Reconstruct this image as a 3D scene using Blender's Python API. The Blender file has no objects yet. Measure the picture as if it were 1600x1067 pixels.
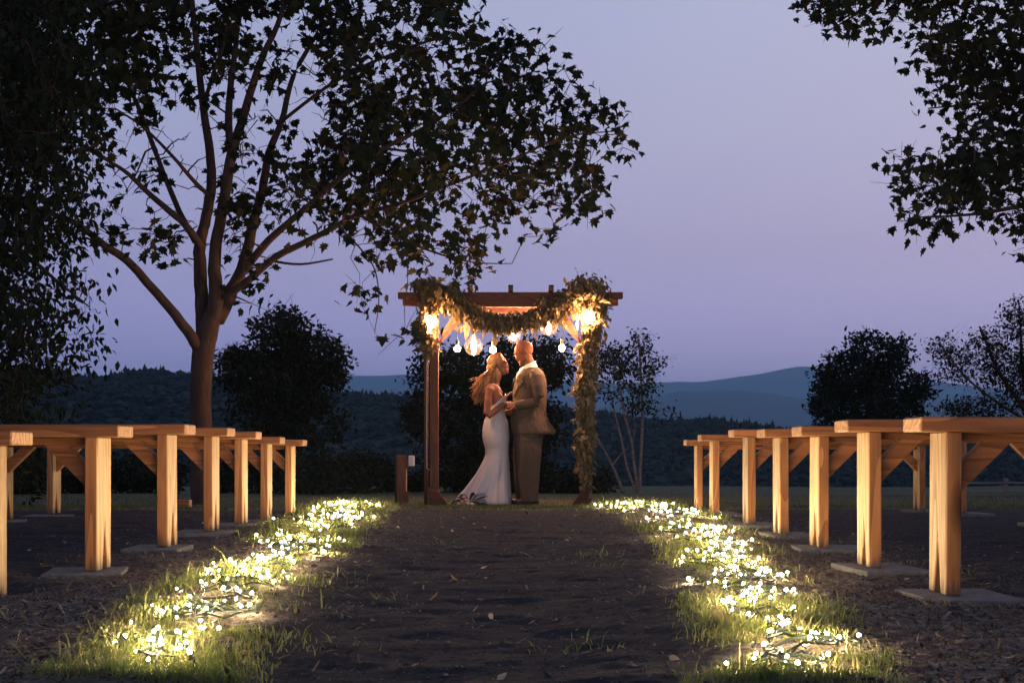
import bpy, bmesh, math, random
import numpy as np
from mathutils import Vector, Matrix
R = math.radians
sc = bpy.context.scene
COL = sc.collection
rng = np.random.default_rng(7)
random.seed(7)

# ------------------------------------------------------------------ camera
CAMZ, F, HOR = 0.36, 2400.0, 710.0          # focal length and horizon in pixels of the 1600 px wide photograph
cam = bpy.data.cameras.new('camera'); camo = bpy.data.objects.new('camera', cam); COL.objects.link(camo)
camo.location = (0, 0, CAMZ); camo.rotation_euler = (R(90), 0, 0)
cam.sensor_width = 36; cam.lens = 36 * F / 1600; cam.shift_y = (HOR - 533.5) / 1600
cam.clip_start = 0.05; cam.clip_end = 60000
sc.camera = camo

# ------------------------------------------------------------------ world: dusk sky after sunset, no sun lamp
EXPOSURE = 0.0
w = bpy.data.worlds.new('World'); sc.world = w; w.use_nodes = True
nt = w.node_tree; N = nt.nodes; L = nt.links; N.clear()
out = N.new('ShaderNodeOutputWorld'); bg = N.new('ShaderNodeBackground')
tc = N.new('ShaderNodeTexCoord'); sep = N.new('ShaderNodeSeparateXYZ')
ramp = N.new('ShaderNodeValToRGB'); cr = ramp.color_ramp
L.new(tc.outputs['Generated'], sep.inputs[0]); L.new(sep.outputs['Z'], ramp.inputs[0])
def lin(c):
    return tuple(((v/255)/12.92 if v/255 <= .04045 else ((v/255+.055)/1.055)**2.4) for v in c)
SKY = [(0.0, (.74, .60, .98)), (0.05, (.71, .58, .98)), (0.09, (.63, .53, .87)), (0.13, (.56, .48, .72)),
       (0.21, (.53, .50, .70)), (0.28, (.50, .50, .70)), (0.42, (.40, .42, .65)), (0.62, (.24, .27, .46)), (1.0, (.12, .15, .29))]
while len(cr.elements) < len(SKY): cr.elements.new(0.5)
for e, (p, c) in zip(cr.elements, SKY):
    e.position = p; e.color = (*c, 1)
noi = N.new('ShaderNodeTexNoise'); noi.inputs['Scale'].default_value = 1.6; noi.inputs['Detail'].default_value = 3
mr = N.new('ShaderNodeMapRange'); mr.inputs['From Min'].default_value = .3; mr.inputs['From Max'].default_value = .7
mr.inputs['To Min'].default_value = .95; mr.inputs['To Max'].default_value = 1.05
L.new(tc.outputs['Generated'], noi.inputs['Vector']); L.new(noi.outputs[0], mr.inputs['Value'])
mx = N.new('ShaderNodeVectorMath'); mx.operation = 'SCALE'
L.new(ramp.outputs[0], mx.inputs[0]); L.new(mr.outputs[0], mx.inputs['Scale'])
az = N.new('ShaderNodeMapRange'); az.data_type = 'FLOAT_VECTOR'      # the afterglow is to the right
cx = N.new('ShaderNodeCombineXYZ'); [L.new(sep.outputs['X'], cx.inputs[i]) for i in range(3)]
az.inputs[7].default_value = (-.42,)*3; az.inputs[8].default_value = (.42,)*3; az.inputs[9].default_value = (.66, .75, .86); az.inputs[10].default_value = (1.16, 1.12, 1.03)
L.new(cx.outputs[0], az.inputs[6]); m2 = N.new('ShaderNodeVectorMath'); m2.operation = 'MULTIPLY'; L.new(mx.outputs[0], m2.inputs[0]); L.new(az.outputs[1], m2.inputs[1])
L.new(m2.outputs[0], bg.inputs['Color']); bg.inputs['Strength'].default_value = 1.06
L.new(bg.outputs[0], out.inputs[0])
sc.view_settings.view_transform = 'Standard'; sc.view_settings.look = 'None'
sc.view_settings.exposure = EXPOSURE; sc.view_settings.gamma = 1; sc.view_settings.use_curve_mapping = False
sc.cycles.use_light_tree = True; sc.cycles.max_bounces = 6; sc.cycles.diffuse_bounces = 3
sc.cycles.glossy_bounces = 3; sc.cycles.transmission_bounces = 4; sc.cycles.transparent_max_bounces = 8
sc.cycles.volume_bounces = 0; sc.cycles.sample_clamp_indirect = 4; sc.cycles.use_denoising = True
sc.cycles.caustics_reflective = False; sc.cycles.caustics_refractive = False
FAIRY_L, BULB_L = 1480.0, 1750.0     # radiance of the fairy bulbs and of the arch filaments
HAZE = 0.0002

# ------------------------------------------------------------------ helpers
def W(px, py, d):
    return np.array([(px-800)/F*d, d, CAMZ-(py-HOR)/F*d])
def hsh(i, j, s):
    n = (i*374761393 + j*668265263 + s*974711) & 0x7fffffff
    n = ((n ^ (n >> 13))*1274126177) & 0x7fffffff
    return ((n ^ (n >> 16)) & 0xffff)/65535.0
def vnoise(x, y, s=0):
    x = np.asarray(x, float); y = np.asarray(y, float)
    i = np.floor(x).astype(np.int64); j = np.floor(y).astype(np.int64); u = x-i; v = y-j
    u = u*u*(3-2*u); v = v*v*(3-2*v)
    a = hsh(i, j, s); b = hsh(i+1, j, s); c = hsh(i, j+1, s); d = hsh(i+1, j+1, s)
    return (a*(1-u)+b*u)*(1-v)+(c*(1-u)+d*u)*v - .5
def fbm(x, y, f, o=4, s=0):
    t = 0; a = 1
    for k in range(o): t = t + a*vnoise(x*f, y*f, s+k*17); f *= 2.03; a *= .5
    return t
def smooth(a, b, x):
    t = np.clip((np.asarray(x, float)-a)/(b-a), 0, 1); return t*t*(3-2*t)

def mesh_np(name, V, Fc, smooth_=False):
    m = bpy.data.meshes.new(name); V = np.asarray(V, np.float32); Fc = np.asarray(Fc, np.int32)
    k = Fc.shape[1]; m.vertices.add(len(V)); m.vertices.foreach_set('co', V.ravel())
    m.loops.add(Fc.size); m.loops.foreach_set('vertex_index', Fc.ravel())
    m.polygons.add(len(Fc)); m.polygons.foreach_set('loop_start', np.arange(0, Fc.size, k, dtype=np.int32))
    m.polygons.foreach_set('loop_total', np.full(len(Fc), k, np.int32))
    m.update(calc_edges=True); m.validate()
    if smooth_: m.polygons.foreach_set('use_smooth', np.ones(len(m.polygons), bool))
    return m
def obj(name, me, mat=None, parent=None, kind=None, label=None):
    o = bpy.data.objects.new(name, me); COL.objects.link(o)
    if mat is not None:
        me.materials.clear(); me.materials.append(mat)
    if parent is not None: o.parent = parent
    if kind: o['kind'] = kind
    if label: o['label'] = label
    return o
def thing(name, label, cat, loc=(0, 0, 0), group=None):
    o = bpy.data.objects.new(name, None); COL.objects.link(o); o.location = loc; o.empty_display_size = .1
    o['label'] = label; o['category'] = cat
    if group: o['group'] = group
    return o
class MB:
    """collects polygons for ONE mesh"""
    def __init__(s): s.v = []; s.f = []
    def box(s, c, h, rot=None):
        b = len(s.v)
        for x in (-1, 1):
            for y in (-1, 1):
                for z in (-1, 1):
                    p = Vector((x*h[0], y*h[1], z*h[2]))
                    if rot is not None: p = rot @ p
                    s.v.append(tuple(p+Vector(c)))
        for q in ((0, 1, 3, 2), (4, 6, 7, 5), (0, 4, 5, 1), (2, 3, 7, 6), (0, 2, 6, 4), (1, 5, 7, 3)): s.f.append([b+i for i in q])
    def prism(s, poly, axis, a, b_):
        """poly of 2D points extruded along axis ('x' -> poly is (y,z); 'y' -> (x,z); 'z' -> (x,y))"""
        n = len(poly); b = len(s.v)
        for t in (a, b_):
            for p in poly:
                s.v.append({'x': (t, p[0], p[1]), 'y': (p[0], t, p[1]), 'z': (p[0], p[1], t)}[axis])
        s.f.append([b+i for i in range(n)]); s.f.append([b+n+i for i in reversed(range(n))])
        for i in range(n): s.f.append([b+i, b+n+i, b+n+(i+1) % n, b+(i+1) % n])
    def tube(s, pts, rad, n=8, cap=True):
        pts = [Vector(p) for p in pts]; m = len(pts)
        if not hasattr(rad, '__len__'): rad = [rad]*m
        b = len(s.v); up = Vector((.31, .17, .93))
        for i, p in enumerate(pts):
            t = (pts[min(i+1, m-1)]-pts[max(i-1, 0)]).normalized()
            u = t.cross(up)
            if u.length < .05: u = t.cross(Vector((1, 0, 0)))
            u.normalize(); v = t.cross(u)
            for k in range(n):
                a = 2*math.pi*k/n; s.v.append(tuple(p+(u*math.cos(a)+v*math.sin(a))*rad[i]))
        for i in range(m-1):
            for k in range(n):
                s.f.append([b+i*n+k, b+i*n+(k+1) % n, b+(i+1)*n+(k+1) % n, b+(i+1)*n+k])
        if cap:
            s.f.append([b+k for k in reversed(range(n))]); s.f.append([b+(m-1)*n+k for k in range(n)])
    def lathe(s, prof, c=(0, 0, 0), n=16):
        b = len(s.v)
        for r, z in prof:
            for k in range(n):
                a = 2*math.pi*k/n; s.v.append((c[0]+r*math.cos(a), c[1]+r*math.sin(a), c[2]+z))
        for i in range(len(prof)-1):
            for k in range(n): s.f.append([b+i*n+k, b+i*n+(k+1) % n, b+(i+1)*n+(k+1) % n, b+(i+1)*n+k])
        s.f.append([b+k for k in reversed(range(n))]); e = b+(len(prof)-1)*n; s.f.append([e+k for k in range(n)])
    def ell(s, c, r, rot=None, nu=14, nv=10):
        b = len(s.v); pts = []
        for i in range(nv+1):
            th = math.pi*i/nv
            for k in range(nu):
                a = 2*math.pi*k/nu
                p = Vector((r[0]*math.sin(th)*math.cos(a), r[1]*math.sin(th)*math.sin(a), r[2]*math.cos(th)))
                if rot is not None: p = rot @ p
                s.v.append(tuple(p+Vector(c)))
        for i in range(nv):
            for k in range(nu): s.f.append([b+i*nu+k, b+(i+1)*nu+k, b+(i+1)*nu+(k+1) % nu, b+i*nu+(k+1) % nu])
    def loft(s, secs, n=32):
        """secs: (cx,cy,cz,rx,ry) horizontal rings"""
        b = len(s.v)
        for cx, cy, cz, rx, ry in secs:
            for k in range(n):
                a = 2*math.pi*k/n; s.v.append((cx+rx*math.cos(a), cy+ry*math.sin(a), cz))
        for i in range(len(secs)-1):
            for k in range(n): s.f.append([b+i*n+k, b+i*n+(k+1) % n, b+(i+1)*n+(k+1) % n, b+(i+1)*n+k])
        s.f.append([b+k for k in reversed(range(n))]); e = b+(len(secs)-1)*n; s.f.append([e+k for k in range(n)])
    def mesh(s, name, sm=False, bevel=0):
        m = bpy.data.meshes.new(name); m.from_pydata(s.v, [], s.f); m.validate()
        bm = bmesh.new(); bm.from_mesh(m); bmesh.ops.recalc_face_normals(bm, faces=bm.faces)
        if bevel: bmesh.ops.bevel(bm, geom=list(bm.edges), offset=bevel, segments=1, affect='EDGES', clamp_overlap=True)
        bm.to_mesh(m); bm.free()
        if sm: m.polygons.foreach_set('use_smooth', np.ones(len(m.polygons), bool))
        return m
def remesh(mb, name, voxel, sm=2, noise=0, nf=12):
    """grow several overlapping pieces together into one continuous skin"""
    me = mb.mesh(name); o = bpy.data.objects.new('tmp', me); COL.objects.link(o)
    md = o.modifiers.new('r', 'REMESH'); md.mode = 'VOXEL'; md.voxel_size = voxel; md.use_smooth_shade = True
    ms = o.modifiers.new('s', 'SMOOTH'); ms.factor = .5; ms.iterations = sm
    dg = bpy.context.evaluated_depsgraph_get(); r = bpy.data.meshes.new_from_object(o.evaluated_get(dg)); r.name = name
    bpy.data.objects.remove(o); bpy.data.meshes.remove(me)
    if noise:
        n = len(r.vertices); co = np.empty(n*3, np.float32); r.vertices.foreach_get('co', co); co = co.reshape(-1, 3)
        no = np.empty(n*3, np.float32); r.vertices.foreach_get('normal', no); no = no.reshape(-1, 3)
        d = fbm(co[:, 0]*1.3+co[:, 1]*.7+50, co[:, 2]*.8+co[:, 1]*1.1+50, nf, 3, 5)
        co += no*(d*noise)[:, None].astype(np.float32); r.vertices.foreach_set('co', co.ravel()); r.update()
    return r

# ------------------------------------------------------------------ materials
def mat(name, color, rough=.8, spec=.3, noise=None, scale=20, bump=0, bscale=None, coord='Object', stretch=(1, 1, 1), detail=5, rnd=0, trans=0):
    m = bpy.data.materials.new(name); m.use_nodes = True; nt = m.node_tree; N = nt.nodes; L = nt.links
    p = N['Principled BSDF']; p.inputs['Roughness'].default_value = rough; p.inputs['Specular IOR Level'].default_value = spec
    p.inputs['Base Color'].default_value = (*color, 1)
    t = N.new('ShaderNodeTexCoord'); mp = N.new('ShaderNodeMapping'); mp.inputs['Scale'].default_value = stretch
    L.new(t.outputs[coord], mp.inputs[0]); vec = mp.outputs[0]
    if rnd:
        oi = N.new('ShaderNodeObjectInfo'); vm = N.new('ShaderNodeVectorMath'); vm.operation = 'SCALE'; vm.inputs[0].default_value = (7.1, 13.3, 5.7)
        L.new(oi.outputs['Random'], vm.inputs['Scale']); va = N.new('ShaderNodeVectorMath'); L.new(vec, va.inputs[0]); L.new(vm.outputs[0], va.inputs[1]); vec = va.outputs[0]
    if noise is not None:
        n = N.new('ShaderNodeTexNoise'); n.inputs['Scale'].default_value = scale; n.inputs['Detail'].default_value = detail; n.inputs['Roughness'].default_value = .65
        L.new(vec, n.inputs['Vector']); r = N.new('ShaderNodeValToRGB'); L.new(n.outputs[0], r.inputs[0])
        cols = [color]+list(noise); k = len(cols)
        while len(r.color_ramp.elements) < k: r.color_ramp.elements.new(.5)
        for i, (e, c) in enumerate(zip(r.color_ramp.elements, cols)): e.position = .3+.4*i/(k-1); e.color = (*c, 1)
        L.new(r.outputs[0], p.inputs['Base Color'])
    if bump:
        n2 = N.new('ShaderNodeTexNoise'); n2.inputs['Scale'].default_value = bscale or scale; n2.inputs['Detail'].default_value = 6
        L.new(vec, n2.inputs['Vector']); b = N.new('ShaderNodeBump'); b.inputs['Strength'].default_value = bump; b.inputs['Distance'].default_value = .01
        L.new(n2.outputs[0], b.inputs['Height']); L.new(b.outputs[0], p.inputs['Normal'])
    if trans:
        tr = N.new('ShaderNodeBsdfTranslucent'); tr.inputs[0].default_value = (*[min(1, c*1.6) for c in color], 1)
        ms = N.new('ShaderNodeMixShader'); ms.inputs[0].default_value = trans
        L.new(p.outputs[0], ms.inputs[1]); L.new(tr.outputs[0], ms.inputs[2]); L.new(ms.outputs[0], N['Material Output'].inputs[0])
    return m
def wood(name, light, dark, stretch, scale=14, knots=True, face=None):
    m = bpy.data.materials.new(name); m.use_nodes = True; nt = m.node_tree; N = nt.nodes; L = nt.links
    p = N['Principled BSDF']; p.inputs['Roughness'].default_value = .7; p.inputs['Specular IOR Level'].default_value = .25
    t = N.new('ShaderNodeTexCoord'); oi = N.new('ShaderNodeObjectInfo'); vm = N.new('ShaderNodeVectorMath'); vm.operation = 'SCALE'; vm.inputs[0].default_value = (3.1, 5.3, 4.7)
    L.new(oi.outputs['Random'], vm.inputs['Scale']); va = N.new('ShaderNodeVectorMath'); L.new(t.outputs['Object'], va.inputs[0]); L.new(vm.outputs[0], va.inputs[1])
    mp = N.new('ShaderNodeMapping'); mp.inputs['Scale'].default_value = stretch; L.new(va.outputs[0], mp.inputs[0])
    n0 = N.new('ShaderNodeTexNoise'); n0.inputs['Scale'].default_value = scale*.35; n0.inputs['Detail'].default_value = 2; L.new(mp.outputs[0], n0.inputs['Vector'])
    mm = N.new('ShaderNodeMath'); mm.operation = 'MULTIPLY'; mm.inputs[1].default_value = 16; L.new(n0.outputs[0], mm.inputs[0])
    fr = N.new('ShaderNodeMath'); fr.operation = 'FRACT'; L.new(mm.outputs[0], fr.inputs[0])     # growth rings
    n1 = N.new('ShaderNodeTexNoise'); n1.inputs['Scale'].default_value = scale*6; n1.inputs['Detail'].default_value = 6; L.new(mp.outputs[0], n1.inputs['Vector'])
    mix = N.new('ShaderNodeMix'); mix.data_type = 'FLOAT'; mix.inputs[0].default_value = .55; L.new(fr.outputs[0], mix.inputs[2]); L.new(n1.outputs[0], mix.inputs[3])
    r = N.new('ShaderNodeValToRGB'); r.color_ramp.elements[0].position = .22; r.color_ramp.elements[0].color = (*light, 1)
    r.color_ramp.elements[1].position = .95; r.color_ramp.elements[1].color = (*dark, 1); L.new(mix.outputs[0], r.inputs[0])
    hv = N.new('ShaderNodeMapRange'); L.new(oi.outputs['Random'], hv.inputs['Value']); hv.inputs['To Min'].default_value = .7; hv.inputs['To Max'].default_value = 1.12
    colm = N.new('ShaderNodeVectorMath'); colm.operation = 'SCALE'; L.new(r.outputs[0], colm.inputs[0]); L.new(hv.outputs[0], colm.inputs['Scale'])
    last = colm.outputs[0]
    if knots:
        vo = N.new('ShaderNodeTexVoronoi'); vo.inputs['Scale'].default_value = 3.2; mp2 = N.new('ShaderNodeMapping')
        mp2.inputs['Scale'].default_value = tuple(.5+.5*x for x in stretch); L.new(va.outputs[0], mp2.inputs[0]); L.new(mp2.outputs[0], vo.inputs['Vector'])
        kr = N.new('ShaderNodeMapRange'); kr.inputs['From Min'].default_value = .07; kr.inputs['From Max'].default_value = .17; L.new(vo.outputs['Distance'], kr.inputs['Value'])
        km = N.new('ShaderNodeMix'); km.data_type = 'RGBA'; L.new(kr.outputs[0], km.inputs[0]); km.inputs[6].default_value = (*[c*.35 for c in dark], 1); L.new(last, km.inputs[7]); last = km.outputs[2]
    if face:      # plank faces tinted by direction: lit and shaded sides put into the colour
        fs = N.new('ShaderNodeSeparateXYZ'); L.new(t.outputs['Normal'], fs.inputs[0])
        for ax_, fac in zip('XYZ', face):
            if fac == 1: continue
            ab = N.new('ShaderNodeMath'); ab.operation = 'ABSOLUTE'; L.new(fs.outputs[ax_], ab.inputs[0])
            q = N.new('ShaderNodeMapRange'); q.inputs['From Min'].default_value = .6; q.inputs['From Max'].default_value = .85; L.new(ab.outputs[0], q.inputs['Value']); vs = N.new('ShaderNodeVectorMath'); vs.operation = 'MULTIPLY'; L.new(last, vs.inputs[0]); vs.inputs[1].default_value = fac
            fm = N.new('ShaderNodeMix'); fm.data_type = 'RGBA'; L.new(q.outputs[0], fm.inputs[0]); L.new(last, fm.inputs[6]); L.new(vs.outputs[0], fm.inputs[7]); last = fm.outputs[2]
    if name == 'pine_upright':      # splashed soil at the foot of each upright
        zs_ = N.new('ShaderNodeSeparateXYZ'); L.new(t.outputs['Object'], zs_.inputs[0]); nd = N.new('ShaderNodeMath'); nd.operation = 'MULTIPLY_ADD'; nd.inputs[1].default_value = -.11; L.new(n1.outputs[0], nd.inputs[0]); L.new(zs_.outputs['Z'], nd.inputs[2])
        dz = N.new('ShaderNodeMapRange'); dz.inputs['From Min'].default_value = -.05; dz.inputs['From Max'].default_value = -.02; dz.inputs['To Min'].default_value = .8; dz.inputs['To Max'].default_value = 0
        L.new(nd.outputs[0], dz.inputs['Value']); dm = N.new('ShaderNodeMix'); dm.data_type = 'RGBA'; L.new(dz.outputs[0], dm.inputs[0]); L.new(last, dm.inputs[6]); dm.inputs[7].default_value = (.07, .05, .035, 1); last = dm.outputs[2]
    L.new(last, p.inputs['Base Color'])
    b = N.new('ShaderNodeBump'); b.inputs['Strength'].default_value = .25; b.inputs['Distance'].default_value = .004; L.new(mix.outputs[0], b.inputs['Height']); L.new(b.outputs[0], p.inputs['Normal'])
    return m
def emit(name, color, s):
    m = bpy.data.materials.new(name); m.use_nodes = True; N = m.node_tree.nodes; N.clear()
    e = N.new('ShaderNodeEmission'); e.inputs[0].default_value = (*color, 1); e.inputs[1].default_value = s
    o = N.new('ShaderNodeOutputMaterial'); m.node_tree.links.new(e.outputs[0], o.inputs[0]); return m

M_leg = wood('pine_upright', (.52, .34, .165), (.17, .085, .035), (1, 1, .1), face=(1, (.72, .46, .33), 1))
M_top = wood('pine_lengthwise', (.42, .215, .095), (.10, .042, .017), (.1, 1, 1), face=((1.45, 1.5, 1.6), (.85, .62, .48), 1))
M_arch = wood('stained_cedar_lengthwise', (.165, .062, .034), (.08, .028, .015), (.1, 1, 1), knots=False)
M_archv = wood('stained_cedar_upright', (.165, .062, .034), (.08, .028, .015), (1, 1, .1), knots=False)
M_slab = mat('concrete', (.06, .057, .055), .9, noise=[(.15, .14, .13)], scale=30, bump=.5, bscale=80)
M_bark = mat('bark', (.04, .024, .018), .95, noise=[(.085, .05, .038)], scale=9, bump=1.0, bscale=14, stretch=(1.6, 1.6, .4))
M_bark2 = mat('pale_bark', (.20, .19, .18), .9, noise=[(.07, .06, .05)], scale=9, stretch=(1, 1, 3), bump=.4)
M_leaf = mat('maple_leaf', (.010, .015, .008), .8, .06, noise=[(.018, .023, .011), (.055, .036, .016)], scale=2.5, trans=.15)
M_leafb = mat('maple_leaf_blade', (.02, .028, .012), .75, .1, trans=.15)
M_leaf2 = mat('shrub_leaf', (.009, .014, .008), .85, .05, noise=[(.018, .024, .013)], scale=3, trans=.1)
M_garl = mat('garland_leaf', (.07, .055, .025), .6, .3, noise=[(.36, .26, .12), (.10, .065, .03), (.62, .48, .26)], scale=22, trans=.3)
M_grass = mat('grass_blade', (.08, .12, .022), .7, .2, noise=[(.17, .165, .055), (.34, .27, .14)], scale=11, trans=.2)
M_grass2 = mat('lawn_blade', (.045, .06, .02), .7, .3, noise=[(.09, .09, .035)], scale=3, trans=.3)
M_cable = mat('cable_rubber', (.012, .02, .012), .5)
M_fairy = [emit('fairy_glow', (1.0, .76, .45), FAIRY_L*k) for k in (.35, 1.0, 1.7)]
M_fil = emit('filament_glow', (1.0, .53, .28), BULB_L)
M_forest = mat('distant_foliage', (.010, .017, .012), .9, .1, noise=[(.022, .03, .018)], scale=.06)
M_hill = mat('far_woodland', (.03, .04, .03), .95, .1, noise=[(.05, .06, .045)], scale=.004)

# ------------------------------------------------------------------ ground
LB = [(4.15, -1.418, .40), (4.88, -1.318, .37), (5.79, -1.298, .349), (6.86, -1.338, .343), (7.69, -1.35, .348), (8.5, -1.353, .365), (9.4, -1.35, .372)]
RB = [(3.99, 1.127, .366), (4.82, 1.12, .3535), (5.87, 1.17, .3547), (6.77, 1.18, .35), (7.56, 1.16, .34), (9.1, 1.19, .345), (10.1, 1.216, .366)]
TH, WY, LH, LEN = .04, .165, .425, 1.5
PADS = [(x+sd*(.05 if k == 0 else LEN), d+WY/2-.03, CAMZ-g) for sd, B_ in ((-1, LB), (1, RB)) for d, x, g in B_ for k in (0, 1)]
def ridge_h(x):   # how the wooded hill behind drops to the right
    px = x/450*F+800
    return np.interp(px, [-900, 0, 60, 100, 160, 240, 330, 540, 660, 1000, 1040, 1150, 1260, 1500, 1800, 2600],
                     [600, 582, 583, 586, 597, 584, 592, 618, 622, 650, 664, 668, 682, 690, 688, 660])
def gz(x, y):
    x = np.asarray(x, float); y = np.asarray(y, float)
    z = -0.2*smooth(8.8, 17.5, y) - .10*smooth(17.5, 30, y)
    z = z - smooth(31, 90, y)*6.0 - smooth(70, 300, y)*7
    return z
LFT = [(786, 570, 25), (795, 545, 38), (810, 522, 52), (830, 492, 56), (850, 470, 56), (870, 443, 56), (890, 420, 56), (920, 382, 66), (950, 342, 66), (980, 305, 72), (1010, 275, 66), (1040, 250, 66), (1090, 215, 66)]
RGT = [(786, 955, 28), (795, 992, 46), (810, 1040, 52), (830, 1088, 54), (850, 1112, 54), (870, 1130, 56), (900, 1150, 60), (930, 1160, 62), (960, 1180, 66), (1000, 1220, 76), (1020, 1235, 80), (1045, 1240, 84), (1090, 1250, 90)]
def band(tab, d):     # centre line and half width of a row of lights, in metres, at distance d
    zz = gz(0, d); py = HOR+(CAMZ-zz)/d*F
    t = np.array(tab, float); c = np.interp(py, t[:, 0], t[:, 1]); h = np.interp(py, t[:, 0], t[:, 2])
    return (c-800)/F*d, h/F*d
def gdetail(x, y):
    """bumps, ruts, the low bank each row of lights lies on"""
    x = np.asarray(x, float); y = np.asarray(y, float)
    d = fbm(x+40, y+40, 1.1, 3, 3)*.035 + fbm(x+9, y*1.5, 6, 4, 11)*.018 + fbm(x+3, y*1.3+5, 28, 3, 23)*.008
    yy = np.clip(y, 2.2, 17); cl, hl = band(LFT, yy); cr_, hr = band(RGT, yy)
    bank = np.exp(-((x-cl)/.28)**2)+np.exp(-((x-cr_)/.28)**2)
    rough = .55+.45*np.clip(bank*1.2, 0, 1)+.35*np.exp(-((np.abs(x)-1.0)/.25)**2)
    near = 1-smooth(16, 20, y)
    return (d*rough + .022*bank)*near + fbm(x, y, .35, 2, 9)*.05*smooth(18, 24, y)
def G(x, y):
    z = gz(x, y)+gdetail(x, y)
    for px_, py_, pz in PADS:
        k = np.exp(-(((np.asarray(x)-px_)/.24)**2+((np.asarray(y)-py_)/.30)**2)**2); z = z*(1-k)+(pz-.019)*k
    return z
xs = np.unique(np.concatenate([-np.geomspace(3.2, 8900, 70), np.arange(-3.2, 3.2001, .02), np.geomspace(3.2, 8900, 70)]))
ys = np.unique(np.concatenate([np.arange(-2, 1.9, .2), np.arange(2.0, 7.0, .018), np.geomspace(7.0, 18.5, 330), np.geomspace(18.6, 8900, 150)]))
XX, YY = np.meshgrid(xs, ys); ZZ = G(XX, YY)
V = np.stack([XX.ravel(), YY.ravel(), ZZ.ravel()], 1); nx = len(xs); ny = len(ys)
ii = (np.arange(ny-1)[:, None]*nx+np.arange(nx-1)[None]).ravel()
me = mesh_np('ground', V, np.stack([ii, ii+1, ii+nx+1, ii+nx], 1), True)
# how grassy / how sandy each spot is: real ground cover, stored per vertex
def cover(x, y):
    yy = np.clip(y, 2.2, 17); cl, hl = band(LFT, yy); cr_, hr = band(RGT, yy)
    n = fbm(x+7, y+3, 2.3, 3, 31)
    strip = np.maximum(np.exp(-((x-cl)/(.11+.016*yy))**4), np.exp(-((x-cr_)/(.11+.016*yy))**4))
    n = n+.5*fbm(x+1, y+8, 7, 2, 51); g = strip*smooth(-.22, .2, n)
    lawn = smooth(10.0+.25, 10.9, y+fbm(x, y, .8, 2, 77)*.8+.0*x)
    side = smooth(3.2, 3.8, np.abs(x)+n*.5)*smooth(10.2, 11.2, y+.8*n)
    g = np.maximum(g, np.maximum(lawn, side)*smooth(-.75, -.3, n))
    return g, strip
g_, s_ = cover(XX.ravel(), YY.ravel())
soil = np.clip(np.exp(-((np.abs(XX.ravel()+.05)-.95)/.35)**2)+s_, 0, 1)*(1-smooth(9, 11, YY.ravel()))
at = me.color_attributes.new('cover', 'FLOAT_COLOR', 'POINT')
at.data.foreach_set('color', np.stack([g_, soil, g_*0, g_*0+1], 1).astype(np.float32).ravel())
mg = bpy.data.materials.new('earth'); mg.use_nodes = True; nt = mg.node_tree; N = nt.nodes; L = nt.links; p = N['Principled BSDF']
p.inputs['Roughness'].default_value = .93; p.inputs['Specular IOR Level'].default_value = .2
at = N.new('ShaderNodeAttribute'); at.attribute_name = 'cover'; sp = N.new('ShaderNodeSeparateColor'); L.new(at.outputs['Color'], sp.inputs[0])
t = N.new('ShaderNodeTexCoord')
def nz(scale, det=6):
    n = N.new('ShaderNodeTexNoise'); n.inputs['Scale'].default_value = scale; n.inputs['Detail'].default_value = det; n.inputs['Roughness'].default_value = .7
    L.new(t.outputs['Object'], n.inputs['Vector']); return n.outputs[0]
def rmp(src, *st):
    r = N.new('ShaderNodeValToRGB'); L.new(src, r.inputs[0])
    while len(r.color_ramp.elements) < len(st): r.color_ramp.elements.new(.5)
    for e, (p_, c) in zip(r.color_ramp.elements, st): e.position = p_; e.color = (*c, 1)
    return r.outputs[0]
def mixc(f, a, b):
    m = N.new('ShaderNodeMix'); m.data_type = 'RGBA'; L.new(f, m.inputs[0]); L.new(a, m.inputs[6]); L.new(b, m.inputs[7]); return m.outputs[2]
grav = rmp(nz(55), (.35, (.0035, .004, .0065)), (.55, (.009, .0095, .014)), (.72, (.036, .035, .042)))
soilc = rmp(nz(38), (.35, (.03, .021, .015)), (.5, (.12, .088, .062)), (.7, (.32, .25, .185)))
turf = rmp(nz(14), (.35, (.04, .05, .02)), (.65, (.10, .10, .045)))
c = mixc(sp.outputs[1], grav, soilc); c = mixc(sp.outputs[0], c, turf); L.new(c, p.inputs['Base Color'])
b = N.new('ShaderNodeBump'); b.inputs['Strength'].default_value = .7; b.inputs['Distance'].default_value = .012; L.new(nz(70, 8), b.inputs['Height']); L.new(b.outputs[0], p.inputs['Normal'])
obj('ground', me, mg, kind='structure')

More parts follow.
